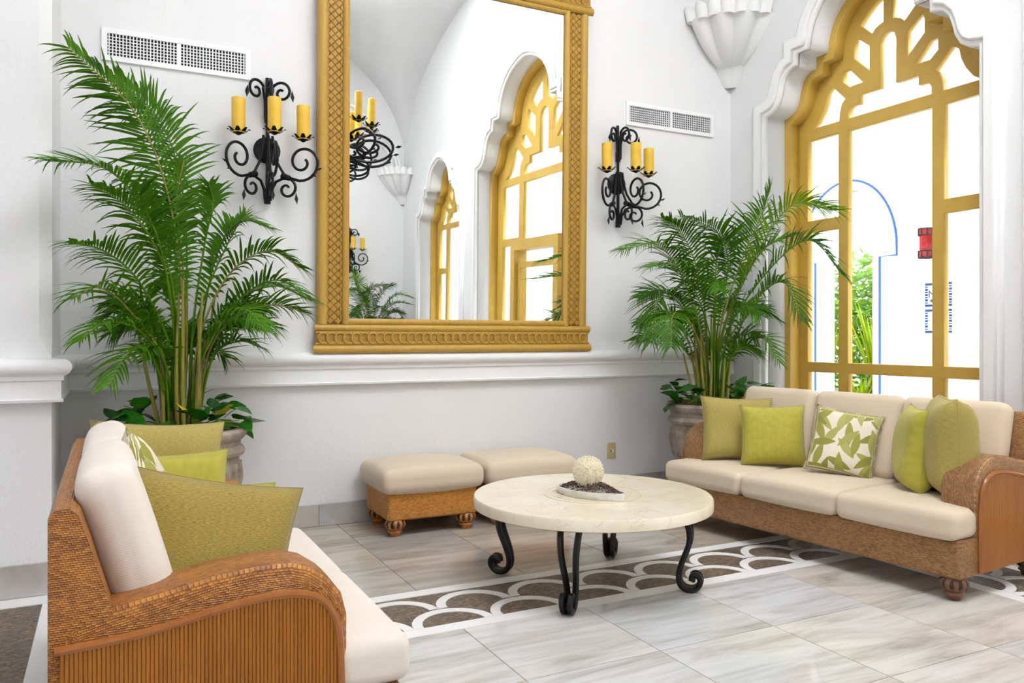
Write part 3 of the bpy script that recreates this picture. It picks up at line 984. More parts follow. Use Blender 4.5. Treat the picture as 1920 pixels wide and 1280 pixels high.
# ================================================================== SCONCES AND CHANDELIER
def spiral(cx, cz, r0, r1, a0, a1, n=18):
    return [(cx + (r0 + (r1 - r0) * i / n) * math.cos(R(a0 + (a1 - a0) * i / n)), cz + (r0 + (r1 - r0) * i / n) * math.sin(R(a0 + (a1 - a0) * i / n))) for i in range(n + 1)]


# arm profile in (reach, height)
ARM = [(.035, .45), (.045, .36), (.07, .27), (.115, .195), (.165, .165)] + spiral(.245, .27, .125, .025, -100, 400, 34)
LOW = [(.022, .02), (.03, .09), (.06, .145), (.11, .165)] + spiral(.135, .095, .07, .015, 70, -330, 26)
TOP = [(.02, .56), (.022, .68), (.04, .765)] + spiral(.10, .735, .075, .014, 150, -300, 26)


def petal_cup(parent, loc, s=1.0):
    cu = MB().lathe([(.008, -.012), (.02, -.004), (.03, .004), (.03, .008)], 12).build('candle_cup', 'wrought_iron', parent, True)
    cu.location = loc; cu.scale = (s, s, s)
    pm = MB(); v = []
    for j, (x_, z_, w_) in enumerate(((.018, 0, .012), (.035, .003, .019), (.052, .014, .015), (.064, .028, .007), (.074, .026, .001))):
        v += [(x_, -w_, z_ + .004), (x_, 0, z_ - .002), (x_, w_, z_ + .004)]
    pm.add(v, [(3 * j + q, 3 * j + q + 1, 3 * j + 4 + q, 3 * j + 3 + q) for j in range(4) for q in range(2)])
    me = PETAL.get('m') or PETAL.setdefault('m', pm.mesh('petal', 'wrought_iron', 'all'))
    for i in range(7):
        o = obj('petal', me, cu); o.rotation_euler = (0, 0, 2 * PI * i / 7)
    return cu


PETAL = {}
CANDLE = MB().lathe([(.042, 0), (.043, .01), (.042, .12), (.043, .215), (.041, .222), (.03, .205), (.012, .198)], 20).mesh('candle', 'candle_wax', True)


def leaf_bit(mb, p, d, s):
    p = Vector(p); d = Vector(d).normalized(); b = d.orthogonal().normalized(); c = d.cross(b)
    mb.add([p, p + d * s * .5 + b * s * .25, p + d * s, p + d * s * .5 - b * s * .25, p + d * s * .5 + c * s * .2], [(0, 1, 2, 4), (0, 4, 2, 3)])


def sconce(loc, rz, label, group):
    t = thing('candle_sconce', label, 'sconce', loc, rz, group)
    o = MB().lathe([(.088, 0), (.088, .012), (.07, .024), (.03, .032), (.0, .034)], 20).build('back_plate', 'wrought_iron', t, True)
    o.rotation_euler = (PI / 2, 0, 0); o.location = (0, 0, .36)
    MB().tube([(0, -.03, .0), (0, -.03, .40), (0, -.025, .84)], [.014, .011, .013], 8).build('stem', 'wrought_iron', t, True)
    MB().tube([(0, -.03, .54), (0, -.03, .62)], .021, 10).build('collar', 'wrought_iron', t, True)
    MB().tube([(0, -.03, .0), (0, -.03, .05)], .022, 8).build('collar', 'wrought_iron', t, True)
    for ang in (-145, -90, -35):
        d = Vector((math.cos(R(ang)), math.sin(R(ang)), 0))
        f = lambda P: [d * r + Vector((0, -.03, z)) for r, z in P]
        a = MB().tube(f(ARM), .0095, 7)
        leaf_bit(a, d * .30 + Vector((0, -.03, .185)), d + Vector((0, 0, -.3)), .05)
        leaf_bit(a, d * .345 + Vector((0, -.03, .21)), d + Vector((0, 0, .5)), .045)
        arm = a.build('arm', 'wrought_iron', t, True)
        MB().tube([d * .10 + Vector((0, -.03, .185)), d * .155 + Vector((0, -.03, .165))], .019, 7).build('knuckle', 'wrought_iron', arm, True)
        a = MB().tube(f(LOW), [.0095] * (len(LOW) - 8) + [.0085] * 8, 7); leaf_bit(a, d * .20 + Vector((0, -.03, .07)), Vector((d.x * .1, d.y * .1, -1)), .08)
        a.build('lower_scroll', 'wrought_iron', t, True)
        a = MB().tube(f(TOP), .0095, 7); leaf_bit(a, d * .172 + Vector((0, -.03, .75)), Vector((d.x * .1, d.y * .1, -1)), .085)
        a.build('upper_scroll', 'wrought_iron', t, True)
        b = d * .25 + Vector((0, -.03, .415))
        petal_cup(t, b)
        o = obj('candle', CANDLE, t); o.location = b + Vector((0, 0, .004))
    return t


sconce((at(500, 285, Y=YB).x, YB, 2.19), 0, 'black iron three candle sconce left of the mirror', 'wrought iron wall sconces')
sconce((at(1155, 340, Y=YB).x, YB, 2.21), 0, 'black iron three candle sconce right of the mirror', 'wrought iron wall sconces')
sconce((3.95, YF, 2.2), PI, 'black iron candle sconce on the far wall, seen in the mirror', 'wrought iron wall sconces')

ch = thing('chandelier', 'large black iron candle chandelier reflected at the left of the mirror', 'chandelier', (2.35, .95, 3.10))
MB().tube([(0, 0, .0), (0, 0, .9), (0, 0, 3.25)], [.05, .04, .015], 8).build('stem', 'wrought_iron', ch, True)
MB().lathe([(.02, .0), (.09, .06), (.12, .14), (.07, .22), (.1, .3), (.04, .36)], 14).build('hub', 'wrought_iron', ch, True)
CAND2 = MB().lathe([(.045, 0), (.045, .34), (.04, .345), (.01, .34)], 16).mesh('candle', 'candle_wax', True)
for tier, (n, reach, zc, hgt) in enumerate(((12, .95, .72, .0), (6, .55, .95, .12))):
    for i in range(n):
        a0 = 2 * PI * (i + .3 * tier) / n
        d = Vector((math.cos(a0), math.sin(a0), 0))
        k_ = reach / .37
        P = [((r) * k_, hgt + z * k_ * .62) for r, z in ARM]
        a = MB().tube([d * r + Vector((0, 0, z)) for r, z in P], .017, 6)
        for r_, z_ in ((.32, .19), (.36, .26), (.28, .16)):
            leaf_bit(a, d * r_ * k_ + Vector((0, 0, hgt + z_ * k_ * .62)), d + Vector((0, 0, .2)), .09)
        a.build('arm', 'wrought_iron', ch, True)
        P = [(r * k_ * 1.2, hgt - .02 + z * k_ * .7) for r, z in LOW]
        MB().tube([d * r + Vector((0, 0, z)) for r, z in P], .014, 6).build('scroll', 'wrought_iron', ch, True)
        b = d * .245 * k_ + Vector((0, 0, hgt + .40 * k_ * .62 + .03))
        petal_cup(ch, b, 1.5)
        o = obj('candle', CAND2, ch); o.location = b
for i in range(8):
    a0 = 2 * PI * i / 8; d = Vector((math.cos(a0), math.sin(a0), 0))
    P = spiral(.17, 1.42, .13, .02, 170, -250, 20)
    MB().tube([d * r + Vector((0, 0, z)) for r, z in P], .014, 6).build('crown_scroll', 'wrought_iron', ch, True)


ld = bpy.data.lights.new('vault_fill_spot', 'SPOT'); ld.energy = 1450; ld.shadow_soft_size = .2; ld.color = (.93, .965, 1.0); ld.spot_size = R(125); ld.spot_blend = 1.0  # added fill spot aimed up, bounces off the vault to brighten the room
lo = bpy.data.objects.new('vault_fill_spot', ld); COL.objects.link(lo); lo.parent = ch; lo.location = (0, 0, 1.7); lo.rotation_euler = (PI, 0, 0)
ld = bpy.data.lights.new('room_fill_point', 'POINT'); ld.energy = 12; ld.shadow_soft_size = .28; ld.color = (.95, .97, 1.0)  # small added fill point hidden inside the chandelier
lo = bpy.data.objects.new('room_fill_point', ld); COL.objects.link(lo); lo.parent = ch; lo.location = (0, 0, 1.15)


# ================================================================== SOFAS
ARM_OUT = [(.164, .125), (.164, .40), (.164, .524), (.18, .586), (.217, .636), (.269, .673), (.319, .689), (.41, .691), (.517, .68), (.644, .654), (.765, .632), (.845, .614), (.872, .586), (.875, .40), (.875, .125)]
ARM_MLD = [(.186, .125), (.186, .333), (.193, .483), (.212, .545), (.245, .585), (.297, .606), (.382, .611), (.517, .594), (.644, .570), (.765, .557), (.875, .552)]


def lerp_path(P, x):
    for (a, b), (c, d) in zip(P, P[1:]):
        if a <= x <= c and c > a:
            return b + (d - b) * (x - a) / (c - a)
    return P[-1][1]


FOOT_PROF = [(.018, 0), (.024, .003), (.027, .022), (.036, .03), (.036, .038), (.030, .046), (.044, .06), (.052, .08), (.05, .096), (.04, .108), (.036, .115)]


def foot_mesh(mat):
    fm = MB().lathe(FOOT_PROF, 40, rad=lambda t, i: 1 + (.06 * math.cos(10 * t) if i in (6, 7, 8) else 0)).mesh('foot', mat, True)
    gm = MB().lathe([(r * 1.005, z) for r, z in FOOT_PROF[6:10]], 20).mesh('groove', 'foot_groove', True)
    return fm, gm


FOOT, GROOVE = foot_mesh('carved_foot')
FOOTD, _ = foot_mesh('carved_foot_dark')


def add_foot(parent, x_, y_, dark=False, s=1.0):
    o = obj('foot', FOOTD if dark else FOOT, parent); o.location = (x_, y_, 0); o.scale = (s, s, 1)
    obj('groove', GROOVE, o)


def arm_mesh(y0, y1, sgn):
    """rolled arm, its rounded sides at y0 (outer) and y1 (inner)"""
    mb = MB(); lay = [(0, .05), (.004, .032), (.014, .016), (.03, .006), (.05, 0), (.5, 0), (.86, .002), (.94, .012), (.985, .03), (1.0, .05)]
    n = len(ARM_OUT); v = []; uv = []
    W_ = y1 - y0
    for q, ins in lay:
        P = offset(ARM_OUT, -ins) if ins else ARM_OUT
        y_ = y0 + W_ * (q if q >= .5 else q * 2.6)
        per = 0
        for i, p in enumerate(P):
            if i:
                per += math.hypot(ARM_OUT[i][0] - ARM_OUT[i - 1][0], ARM_OUT[i][1] - ARM_OUT[i - 1][1])
            v.append((p[0], y_, p[1])); uv.append((per, abs(W_) * q + ins))
    m = len(lay)
    f = [(k_ * n + i, k_ * n + (i + 1) % n, (k_ + 1) * n + (i + 1) % n, (k_ + 1) * n + i) for k_ in range(m - 1) for i in range(n)]
    k0 = m * n
    e0, e1 = v[:n], v[(m - 1) * n:m * n]
    f += [tuple(k0 + i for i in range(n - 1, -1, -1)), tuple(k0 + n + i for i in range(n))]
    mb.add(v + e0 + e1, f, uv + [(p[0], p[2]) for p in e0 + e1])
    return mb


def sofa(label, loc, rz, L, n, weave_m, seat_m, back_m, dark, group, dk=1.0, lean=15, zb=.0):
    t = thing('rattan_sofa', label, 'sofa', loc, rz, group)
    W_ = .2
    MB().rbox((.43, L / 2, .205), (.43, L / 2 - .004, .095), .018, 3).build('base', weave_m, t, True)
    prof = [(.89, .12), (.89, .865), (.875, .885), (.845, .888), (.825, .87), (.80, .79), (.745, .60), (.70, .31), (.70, .12)]
    b = MB().prism(prof, .006, L - .006, lambda u, z, y: (u, y, z))
    b.uv = [(q[0], q[1]) for q in b.uv]
    b.build('backrest', weave_m, t, True)
    # end faces carry their own weave direction
    for y0, y1, sgn in ((0.0, W_, -1), (L, L - W_, 1)):
        arm = arm_mesh(y0, y1, sgn).build('arm', weave_m, t, True)
        yo = y0 + sgn * .004
        pm = [(a, b_) for a, b_ in ARM_MLD]
        sp_ = smooth_path([(a, yo, b_) for a, b_ in pm], 48)
        MB().tube(sp_, .0115, 8).build('arm_moulding', 'trim_wood', arm, True)
        x_ = .203
        while x_ < .868:
            zt = lerp_path(ARM_MLD[3:], x_) if x_ > .212 else .53
            o = MB().tube([(x_, yo, .125), (x_, yo, zt - .004)], .0052, 7).build('reed', 'reed_honey', arm, True)
            x_ += .0098
        MB().box(.186, .872, min(yo, y0 + sgn * -.02), max(yo, y0 + sgn * -.02) - (0 if sgn < 0 else .006) + (.0 if sgn > 0 else -.0), .12, .14).build('bottom_strip', 'trim_wood', arm)
    cw = L / n
    for i in range(n):
        e0 = .012 if i == 0 else .003; e1 = .012 if i == n - 1 else .003
        a, b_ = i * cw + e0, (i + 1) * cw - e1
        MB().rbox((.345, (a + b_) / 2, .368), (.375, (b_ - a) / 2, .068), .04, 8, .022).build('seat_cushion', seat_m, t, 'all')
    bi = .11
    bw = (L - 2 * bi) / n
    for i in range(n):
        m = MB().rbox((0, 0, 0), (.07, bw / 2 - .003, .265), .055, 8, 0, 0)
        # gentle crown on the cushion's face
        m.v = [(p[0] * (1 + .22 * max(0, 1 - (p[1] / (bw / 2)) ** 2) ** .6 * max(0, 1 - (p[2] / .265) ** 2) ** .5), p[1], p[2]) for p in m.v]
        m.uv = [(p[1], p[2]) if abs(p[0]) > .05 else (p[0] + p[1], p[2]) for p in m.v]
        o = m.build('back_cushion', back_m, t, 'all')
        o.location = (.705, bi + bw * (i + .5), .415 + .265 + zb); o.rotation_euler = (0, R(lean), 0)
    for fx, fy in ((.06, .06), (.06, L - .06), (.82, .06), (.82, L - .06)):
        add_foot(t, fx, fy, dark, 1.3)
    t.scale = (dk, 1, 1)
    return t


sofa('three seat rattan sofa with cream cushions under the arched window', (3.69, 2.46, 0), R(5.5), 2.05, 3, 'rattan_weave_pale', 'cream_fabric', 'cream_fabric', True, 'rattan sofas', .97, 14)
sofa('brown rattan sofa with white cushions in the left foreground', (.76, 3.70, 0), PI, 1.52, 2, 'rattan_weave', 'white_fabric', 'white_fabric', False, 'rattan sofas', 1.0, 17, .03)


# ================================================================== PILLOWS
def pillow(label, c, w_, h_, t_, mat, yaw, tilt=0.0, roll=0.0, group=None, seed=0):
    q = random.Random(seed); N = 18
    mb = MB(); idx = {}; v = []; uv = []
    for sd in (1, -1):
        for i in range(N + 1):
            for j in range(N + 1):
                a, b = -1 + 2 * i / N, -1 + 2 * j / N
                rim = i in (0, N) or j in (0, N)
                if rim and (i, j) in idx:
                    idx[(sd, i, j)] = idx[(i, j)]; continue
                x_ = w_ / 2 * a * (1 - .075 * (1 - b * b) * a * a)
                z_ = h_ / 2 * b * (1 - .075 * (1 - a * a) * b * b)
                th = t_ / 2 * max(0, (1 - a ** 4) * (1 - b ** 4)) ** .55 * (1 + .12 * math.sin(2.3 * a + seed) * math.cos(2.9 * b + seed))
                th *= 1 - .12 * b
                idx[(sd, i, j)] = len(v)
                if rim:
                    idx[(i, j)] = len(v)
                v.append((x_, sd * th, z_ + h_ / 2)); uv.append((x_ + seed * .37 + (0 if sd > 0 else .7), z_))
    f = []
    for sd in (1, -1):
        for i in range(N):
            for j in range(N):
                qd = [idx[(sd, i, j)], idx[(sd, i + 1, j)], idx[(sd, i + 1, j + 1)], idx[(sd, i, j + 1)]]
                f.append(tuple(qd) if sd < 0 else tuple(reversed(qd)))
    root = thing('throw_pillow', label, 'pillow', c, 0, group)
    root.rotation_mode = 'QUATERNION'
    M = Matrix.Rotation(yaw, 4, 'Z') @ Matrix.Rotation(tilt, 4, 'X') @ Matrix.Translation((0, 0, h_ / 2)) @ Matrix.Rotation(roll, 4, 'Y') @ Matrix.Translation((0, 0, -h_ / 2))
    root.matrix_world = Matrix.Translation(c) @ M
    mb.add(v, f, uv).build('cover', mat, root, 'all')
    # stitched edge seam
    ring_ = [idx[(i, 0)] for i in range(N + 1)] + [idx[(N, j)] for j in range(1, N + 1)] + [idx[(i, N)] for i in range(N - 1, -1, -1)] + [idx[(0, j)] for j in range(N - 1, -1, -1)]
    MB().tube([v[i] for i in ring_], .002, 5).build('seam', mat, root, 'all')
    return root


GL, GR = 'pillows on the left sofa', 'pillows on the sofa under the window'
SZ = .445
pillow('large olive chenille pillow in front on the left sofa', (.262, 2.475, SZ - .005), .52, .45, .19, 'olive_chenille', R(4), R(-14), R(13), GL, 1)
pillow('lime pillow mostly hidden behind the big front olive pillow', (.265, 2.66, SZ), .42, .40, .13, 'lime_damask', R(-2), R(-12), R(6), GL, 2)
pillow('leaf print pillow seen edge on against the left sofa back', (.165, 3.0, SZ + .075), .40, .42, .14, 'leaf_print', R(80), R(-12), R(28), GL, 3)
pillow('lime green pillow at the far end of the left sofa', (.20, 3.27, SZ), .44, .42, .15, 'lime_damask', R(-3), R(-12), 0, GL, 4)
pillow('large olive pillow at the back far end of the left sofa', (.165, 3.47, SZ), .50, .52, .17, 'olive_chenille_pale', R(-4), R(-8), R(3), GL, 5)
pillow('large olive pillow by the planter on the window sofa', (3.87, 4.17, SZ), .50, .45, .17, 'olive_chenille_pale', R(-28), R(-14), R(2), GR, 6)
pillow('square lime pillow in front of the large olive one, window sofa', (3.92, 3.90, SZ), .425, .41, .15, 'lime_damask', R(-35), R(-13), R(0), GR, 7)
pillow('green leaf print pillow in the middle of the window sofa', (4.01, 3.42, SZ), .40, .42, .13, 'leaf_print', R(-52), R(-17), R(10), GR, 8)
pillow('slim lime pillow seen edge on, window sofa near end', (4.03, 2.975, SZ), .42, .47, .19, 'lime_damask', R(48), R(5), 0, GR, 9)
pillow('plump olive pillow leaning on the near arm, window sofa', (4.05, 2.74, SZ), .46, .54, .26, 'olive_chenille_pale', R(46), R(-3), 0, GR, 10)


# ================================================================== OTTOMANS
def ottoman(x0, label):
    t = thing('ottoman', label, 'ottoman', (x0, 5.17, 0), 0, 'woven ottomans by the wall')
    MB().rbox((0, 0, .2), (.315, .245, .095), .022, 3).build('base', 'rattan_ottoman', t, True)
    m = MB().rbox((0, 0, .365), (.36, .29, .07), .05, 8, .045)
    m.build('cushion', 'cream_fabric', t, 'all')
    for sx in (-.25, .25):
        for sy in (-.19, .19):
            add_foot(t, sx, sy, False, 1.3)
    return t


ottoman(1.92, 'cream cushioned woven ottoman, the left one against the wall')
ottoman(2.66, 'cream cushioned woven ottoman, the one partly behind the table')


# ================================================================== COFFEE TABLE
tb = thing('coffee_table', 'round cream marble coffee table on black scrolled iron legs', 'table', (2.29, 3.575, 0))
MB().lathe([(.0, .41), (.615, .41), (.63, .416), (.63, .462), (.624, .47), (.0, .47)], 96, cap=False).build('table_top', 'cream_marble', tb, True)
for r_ in (.255, .215, .15):
    MB().lathe([(r_ - .0025, .4695), (r_ - .0025, .4706), (r_ + .0025, .4706), (r_ + .0025, .4695)], 64, cap=False).build('inlay_ring', 'table_inlay', tb)
mb = MB()
rt = random.Random(2)
for i in range(90):
    a = rt.random() * 2 * PI; r_ = .16 + .05 * rt.random()
    x_, y_ = r_ * math.cos(a), r_ * math.sin(a)
    mb.box(x_ - .004, x_ + .004, y_ - .003, y_ + .003, .4697, .4705)
o = mb.build('inlay_flecks', 'table_inlay', tb); o['kind'] = 'stuff'
LEG = smooth_path([(.45, .41, 0), (.485, .36, 0), (.50, .30, 0), (.495, .24, 0), (.465, .16, 0), (.445, .09, 0), (.452, .035, 0), (.49, .012, 0), (.53, .02, 0), (.553, .055, 0), (.54, .088, 0), (.513, .085, 0), (.508, .06, 0)], 40)
for i in range(4):
    a = PI / 4 + i * PI / 2
    d = Vector((math.cos(a), math.sin(a), 0)); e = Vector((-d.y, d.x, 0))
    leg = thing('leg', '', 'x'); del leg['label']; del leg['category']; leg.parent = tb
    mm = MB()
    for sg in (-1, 1):
        pts = []
        for p in LEG:
            sp_ = .018 + .03 * max(0, (p.y - .06) / .35)
            pts.append(d * (p.x + .012) + e * sg * sp_ + Vector((0, 0, p.y + .002)))
        MB().tube(pts, .0165, 6, up=e).build('strap', 'black_iron', leg, True)
    # short pin joining the two scrolls
    MB().tube([d * .53 - e * .03 + Vector((0, 0, .065)), d * .53 + e * .03 + Vector((0, 0, .065))], .011, 6).build('pin', 'black_iron', leg, True)

# ---- leaf shaped onyx tray, seeds and shell ball
A_, B_ = at(1046, 912, Z=.49), at(1172, 932, Z=.49)
mid = (A_ + B_) / 2; ang = math.atan2(B_.y - A_.y, B_.x - A_.x); TL = (B_ - A_).length / 2
tz = .471


def leaf_out(k_, n=44):
    P = []
    for i in range(n):
        t_ = 2 * PI * i / n
        x_ = math.cos(t_); y_ = math.sin(t_)
        w_ = .105 * (1 - .55 * max(0, x_) ** 2 - .15 * max(0, -x_) ** 3)
        P.append((TL * x_ * (1 - (1 - k_) * .3), y_ * w_ * k_))
    return P


tr_ = thing('onyx_tray', 'boat shaped pale onyx tray on the round table', 'tray', (mid.x, mid.y, tz), ang)
mb = MB(); n = 44; v = []
for P, z_ in ((leaf_out(.93), 0), (leaf_out(1.0), .036), (leaf_out(.93), .037), (leaf_out(.88), .012)):
    v += [(p[0], p[1], z_) for p in P]
f = [(k_ * n + i, k_ * n + (i + 1) % n, (k_ + 1) * n + (i + 1) % n, (k_ + 1) * n + i) for k_ in range(3) for i in range(n)] + [tuple(range(n - 1, -1, -1)), tuple(3 * n + i for i in range(n))]
mb.add(v, f).build('tray_body', 'onyx', tr_, True)
mb = MB(); rs = random.Random(9)
octa = [(1, 0, 0), (-1, 0, 0), (0, 1, 0), (0, -1, 0), (0, 0, 1), (0, 0, -1)]
of = [(0, 2, 4), (2, 1, 4), (1, 3, 4), (3, 0, 4), (2, 0, 5), (1, 2, 5), (3, 1, 5), (0, 3, 5)]
cnt = 0
while cnt < 1500:
    x_ = rs.uniform(-1, 1); y_ = rs.uniform(-1, 1)
    w_ = .105 * (1 - .55 * max(0, x_) ** 2 - .15 * max(0, -x_) ** 3)
    if x_ * x_ + y_ * y_ > .92:
        continue
    s_ = rs.uniform(.0035, .006); cnt += 1
    z_ = .016 + .030 * rs.random() ** .5 * (1 - .4 * (x_ * x_ + y_ * y_)) + .034 * max(0, 1 - (x_ * x_ + y_ * y_) * 1.3)
    M = Matrix.Rotation(rs.random() * 6, 3, 'Z') @ Matrix.Rotation(rs.random() * 3, 3, 'X')
    mb.add([Vector((TL * x_ * .94, y_ * w_ * .93, z_)) + M @ Vector((p[0] * s_, p[1] * s_ * .6, p[2] * s_ * .6)) for p in octa], of)
o = mb.build('seed_fill', 'bean'); o.location = (mid.x, mid.y, tz + .002); o.rotation_euler = (0, 0, ang)
o['kind'] = 'stuff'; tag(o, 'dark brown seeds filling the onyx tray', 'seeds')
bc = at(1102, 885, Y=3.60)
bb_ = thing('shell_ball', 'cream spiky shell ball sitting in the tray of seeds', 'ball', (mid.x - .01, mid.y + .005, tz + .045))
mb = MB()
prof = [(.072 * math.sin(PI * i / 12), .080 - .072 * math.cos(PI * i / 12)) for i in range(13)]
mb.lathe(prof, 20, cap=False).build('core', 'coral_cream', bb_, 'all')
mb = MB(); N = 620
for i in range(N):
    z_ = 1 - 2 * (i + .5) / N; r_ = math.sqrt(1 - z_ * z_); a = i * 2.399963
    d = Vector((r_ * math.cos(a), r_ * math.sin(a), z_)); b = d.orthogonal().normalized(); c_ = d.cross(b)
    p = Vector((0, 0, .080)) + d * .068
    q = Vector((0, 0, .080)) + (d + b * rs.uniform(-.1, .1) + c_ * rs.uniform(-.1, .1)) * .087
    s_ = .0052
    mb.add([p + b * s_, p + c_ * s_, p - b * s_, p - c_ * s_, q], [(0, 1, 4), (1, 2, 4), (2, 3, 4), (3, 0, 4)])
o = mb.build('shell_spikes', 'coral_cream', bb_); o['kind'] = 'stuff'


# ================================================================== URNS, PALMS AND TRAILING PLANTS
def urn(loc, label, group):
    t = thing('planter_urn', label, 'planter', loc, 0, group)
    MB().lathe([(.20, 0), (.21, .02), (.21, .05), (.17, .07), (.13, .10), (.125, .14), (.15, .17)], 32).build('foot', 'urn_stone', t, True)
    MB().lathe([(.14, .165), (.19, .20), (.25, .27), (.30, .37), (.325, .48), (.328, .57), (.32, .62)], 36).build('bowl', 'urn_stone', t, True)
    pts = [(.185, .20), (.245, .27), (.298, .37), (.322, .48), (.325, .565)]
    fm = MB().tube([(r, 0, z) for r, z in pts], [.012, .022, .029, .031, .02], 8).mesh('flute', 'urn_stone', True)
    for i in range(22):
        o = obj('flute', fm, t); o.rotation_euler = (0, 0, 2 * PI * i / 22)
    MB().lathe([(.325, .60), (.355, .615), (.362, .635), (.352, .655), (.335, .665), (.335, .695), (.35, .705), (.368, .725), (.372, .75), (.36, .768), (.33, .77), (.32, .75), (.31, .70)], 40, cap=False).build('rim', 'urn_stone', t, True)
    MB().lathe([(.0, .70), (.318, .70)], 24, cap=False).build('soil', 'soil', t)
    return t


def leaflet_geo(base, d, T, L, w_, g, nseg=6):
    d = d.normalized(); wd = (T - d * T.dot(d))
    wd = wd.normalized() if wd.length > 1e-4 else d.orthogonal().normalized()
    up = d.cross(wd)
    v = []
    for j in range(nseg + 1):
        s_ = j / nseg
        p = base + d * (L * s_ * (1 - .15 * g * s_)) + Vector((0, 0, -1)) * (g * L * s_ ** 2.2 * .75)
        ww = w_ * (min(1, s_ * 5 + .35)) * (1 - s_ ** 2.5) + .0006
        v += [p - wd * ww, p + up * ww * .35, p + wd * ww]
    f = []
    for j in range(nseg):
        for q in (0, 1):
            f.append((3 * j + q, 3 * j + q + 1, 3 * j + 4 + q, 3 * j + 3 + q))
    return v, f


def palm(name_loc, Yp, fronds, canes, label, group, seed, single_fronds, fill, hgt_scale=1.0, tight=1):
    q = random.Random(seed)
    C = Vector(name_loc)
    t = thing('areca_palm', label, 'palm', C, 0, group)
    rest = MB()
    allf = []
    for (pts, dy, roll, a0, ll) in fronds:
        n_ = len(pts); P = []
        for i, (px, py) in enumerate(pts):
            P.append(at(px, py, Y=Yp + dy * (i / (n_ - 1)) ** 1.3) - C)
        allf.append((P, roll, a0, ll))
    for k_ in range(fill[0]):
        az = q.uniform(0, 2 * PI); le = q.uniform(.55, .95) * fill[1]; el = q.uniform(.45, .85)
        h0 = q.uniform(.25, .5)
        b = Vector((math.cos(az) * .09, math.sin(az) * .06, .02))
        d = Vector((math.cos(az), math.sin(az) * .55, 0))
        if b.y > 0:
            d.y *= .5
        if d.x * tight > 0:
            d.x *= .55
        P = [b, b + d * .06 + Vector((0, 0, h0)), b + d * le * .35 + Vector((0, 0, h0 + le * el * .65)), b + d * le * .7 + Vector((0, 0, h0 + le * el * .85)), b + d * le + Vector((0, 0, h0 + le * el * .72))]
        allf.append((P, q.uniform(-.6, .6), .38, .26))
    for k_, (P, roll, a0, ll) in enumerate(allf):
        path = smooth_path(P, 30); N = len(path)
        rad = [.0075 * (1 - .8 * i / (N - 1)) + .0012 for i in range(N)]
        fr = MB().tube(path, rad, 5).build('frond', 'palm_cane' if k_ % 4 == 0 else 'palm_leaf_fresh', t, 'all')
        tot = sum((path[i + 1] - path[i]).length for i in range(N - 1))
        n_l = max(14, int(tot * (1 - a0) / .025))
        mat = 'palm_leaf' if q.random() < .72 else 'palm_leaf_fresh'
        for j in range(n_l):
            s_ = a0 + (1 - a0) * (j + .5) / n_l
            u_ = s_ * (N - 1); i0 = min(int(u_), N - 2); fr_ = u_ - i0
            p = path[i0].lerp(path[i0 + 1], fr_); T = (path[i0 + 1] - path[i0]).normalized()
            S = T.cross(Vector((0, 0, 1)))
            S = S.normalized() if S.length > .05 else Vector((1, 0, 0))
            S = Matrix.Rotation(roll, 3, T) @ S
            Nn = S.cross(T)
            x_ = (s_ - a0) / (1 - a0)
            Lm = ll * (0.30 + .70 * min(1, x_ * 3.2)) * (1 - .62 * max(0, x_ - .45) / .55) * q.uniform(.88, 1.1)
            fwd = .55 + 1.1 * x_ ** 2
            for sd in (-1, 1):
                d = S * sd + T * fwd + Nn * (.42 + q.uniform(-.18, .18))
                v_, f_ = leaflet_geo(p, d, T, Lm, .0092 * (1 - .35 * x_), q.uniform(.15, .8))
                if k_ in single_fronds:
                    MB().add(v_, f_).build('leaflet', mat, fr, 'all')
                else:
                    rest.add(v_, f_)
    o = rest.build('leaflets', 'palm_leaf', t, 'all'); o['kind'] = 'stuff'
    for k_ in range(canes):
        a = q.uniform(0, 2 * PI); r_ = .13 * q.random() ** .5
        b = Vector((r_ * math.cos(a), r_ * math.sin(a), 0)); h_ = q.uniform(.45, .85) * hgt_scale
        e_ = b + Vector((b.x * q.uniform(.3, 1.1) + q.uniform(-.05, .05), b.y * .6, h_))
        m_ = (b + e_) / 2 + Vector((q.uniform(-.015, .015), q.uniform(-.015, .015), 0))
        MB().tube(smooth_path([b, m_, e_], 8), [.014 - .0009 * i for i in range(9)], 7).build('cane', 'palm_cane', t, True)
    return t


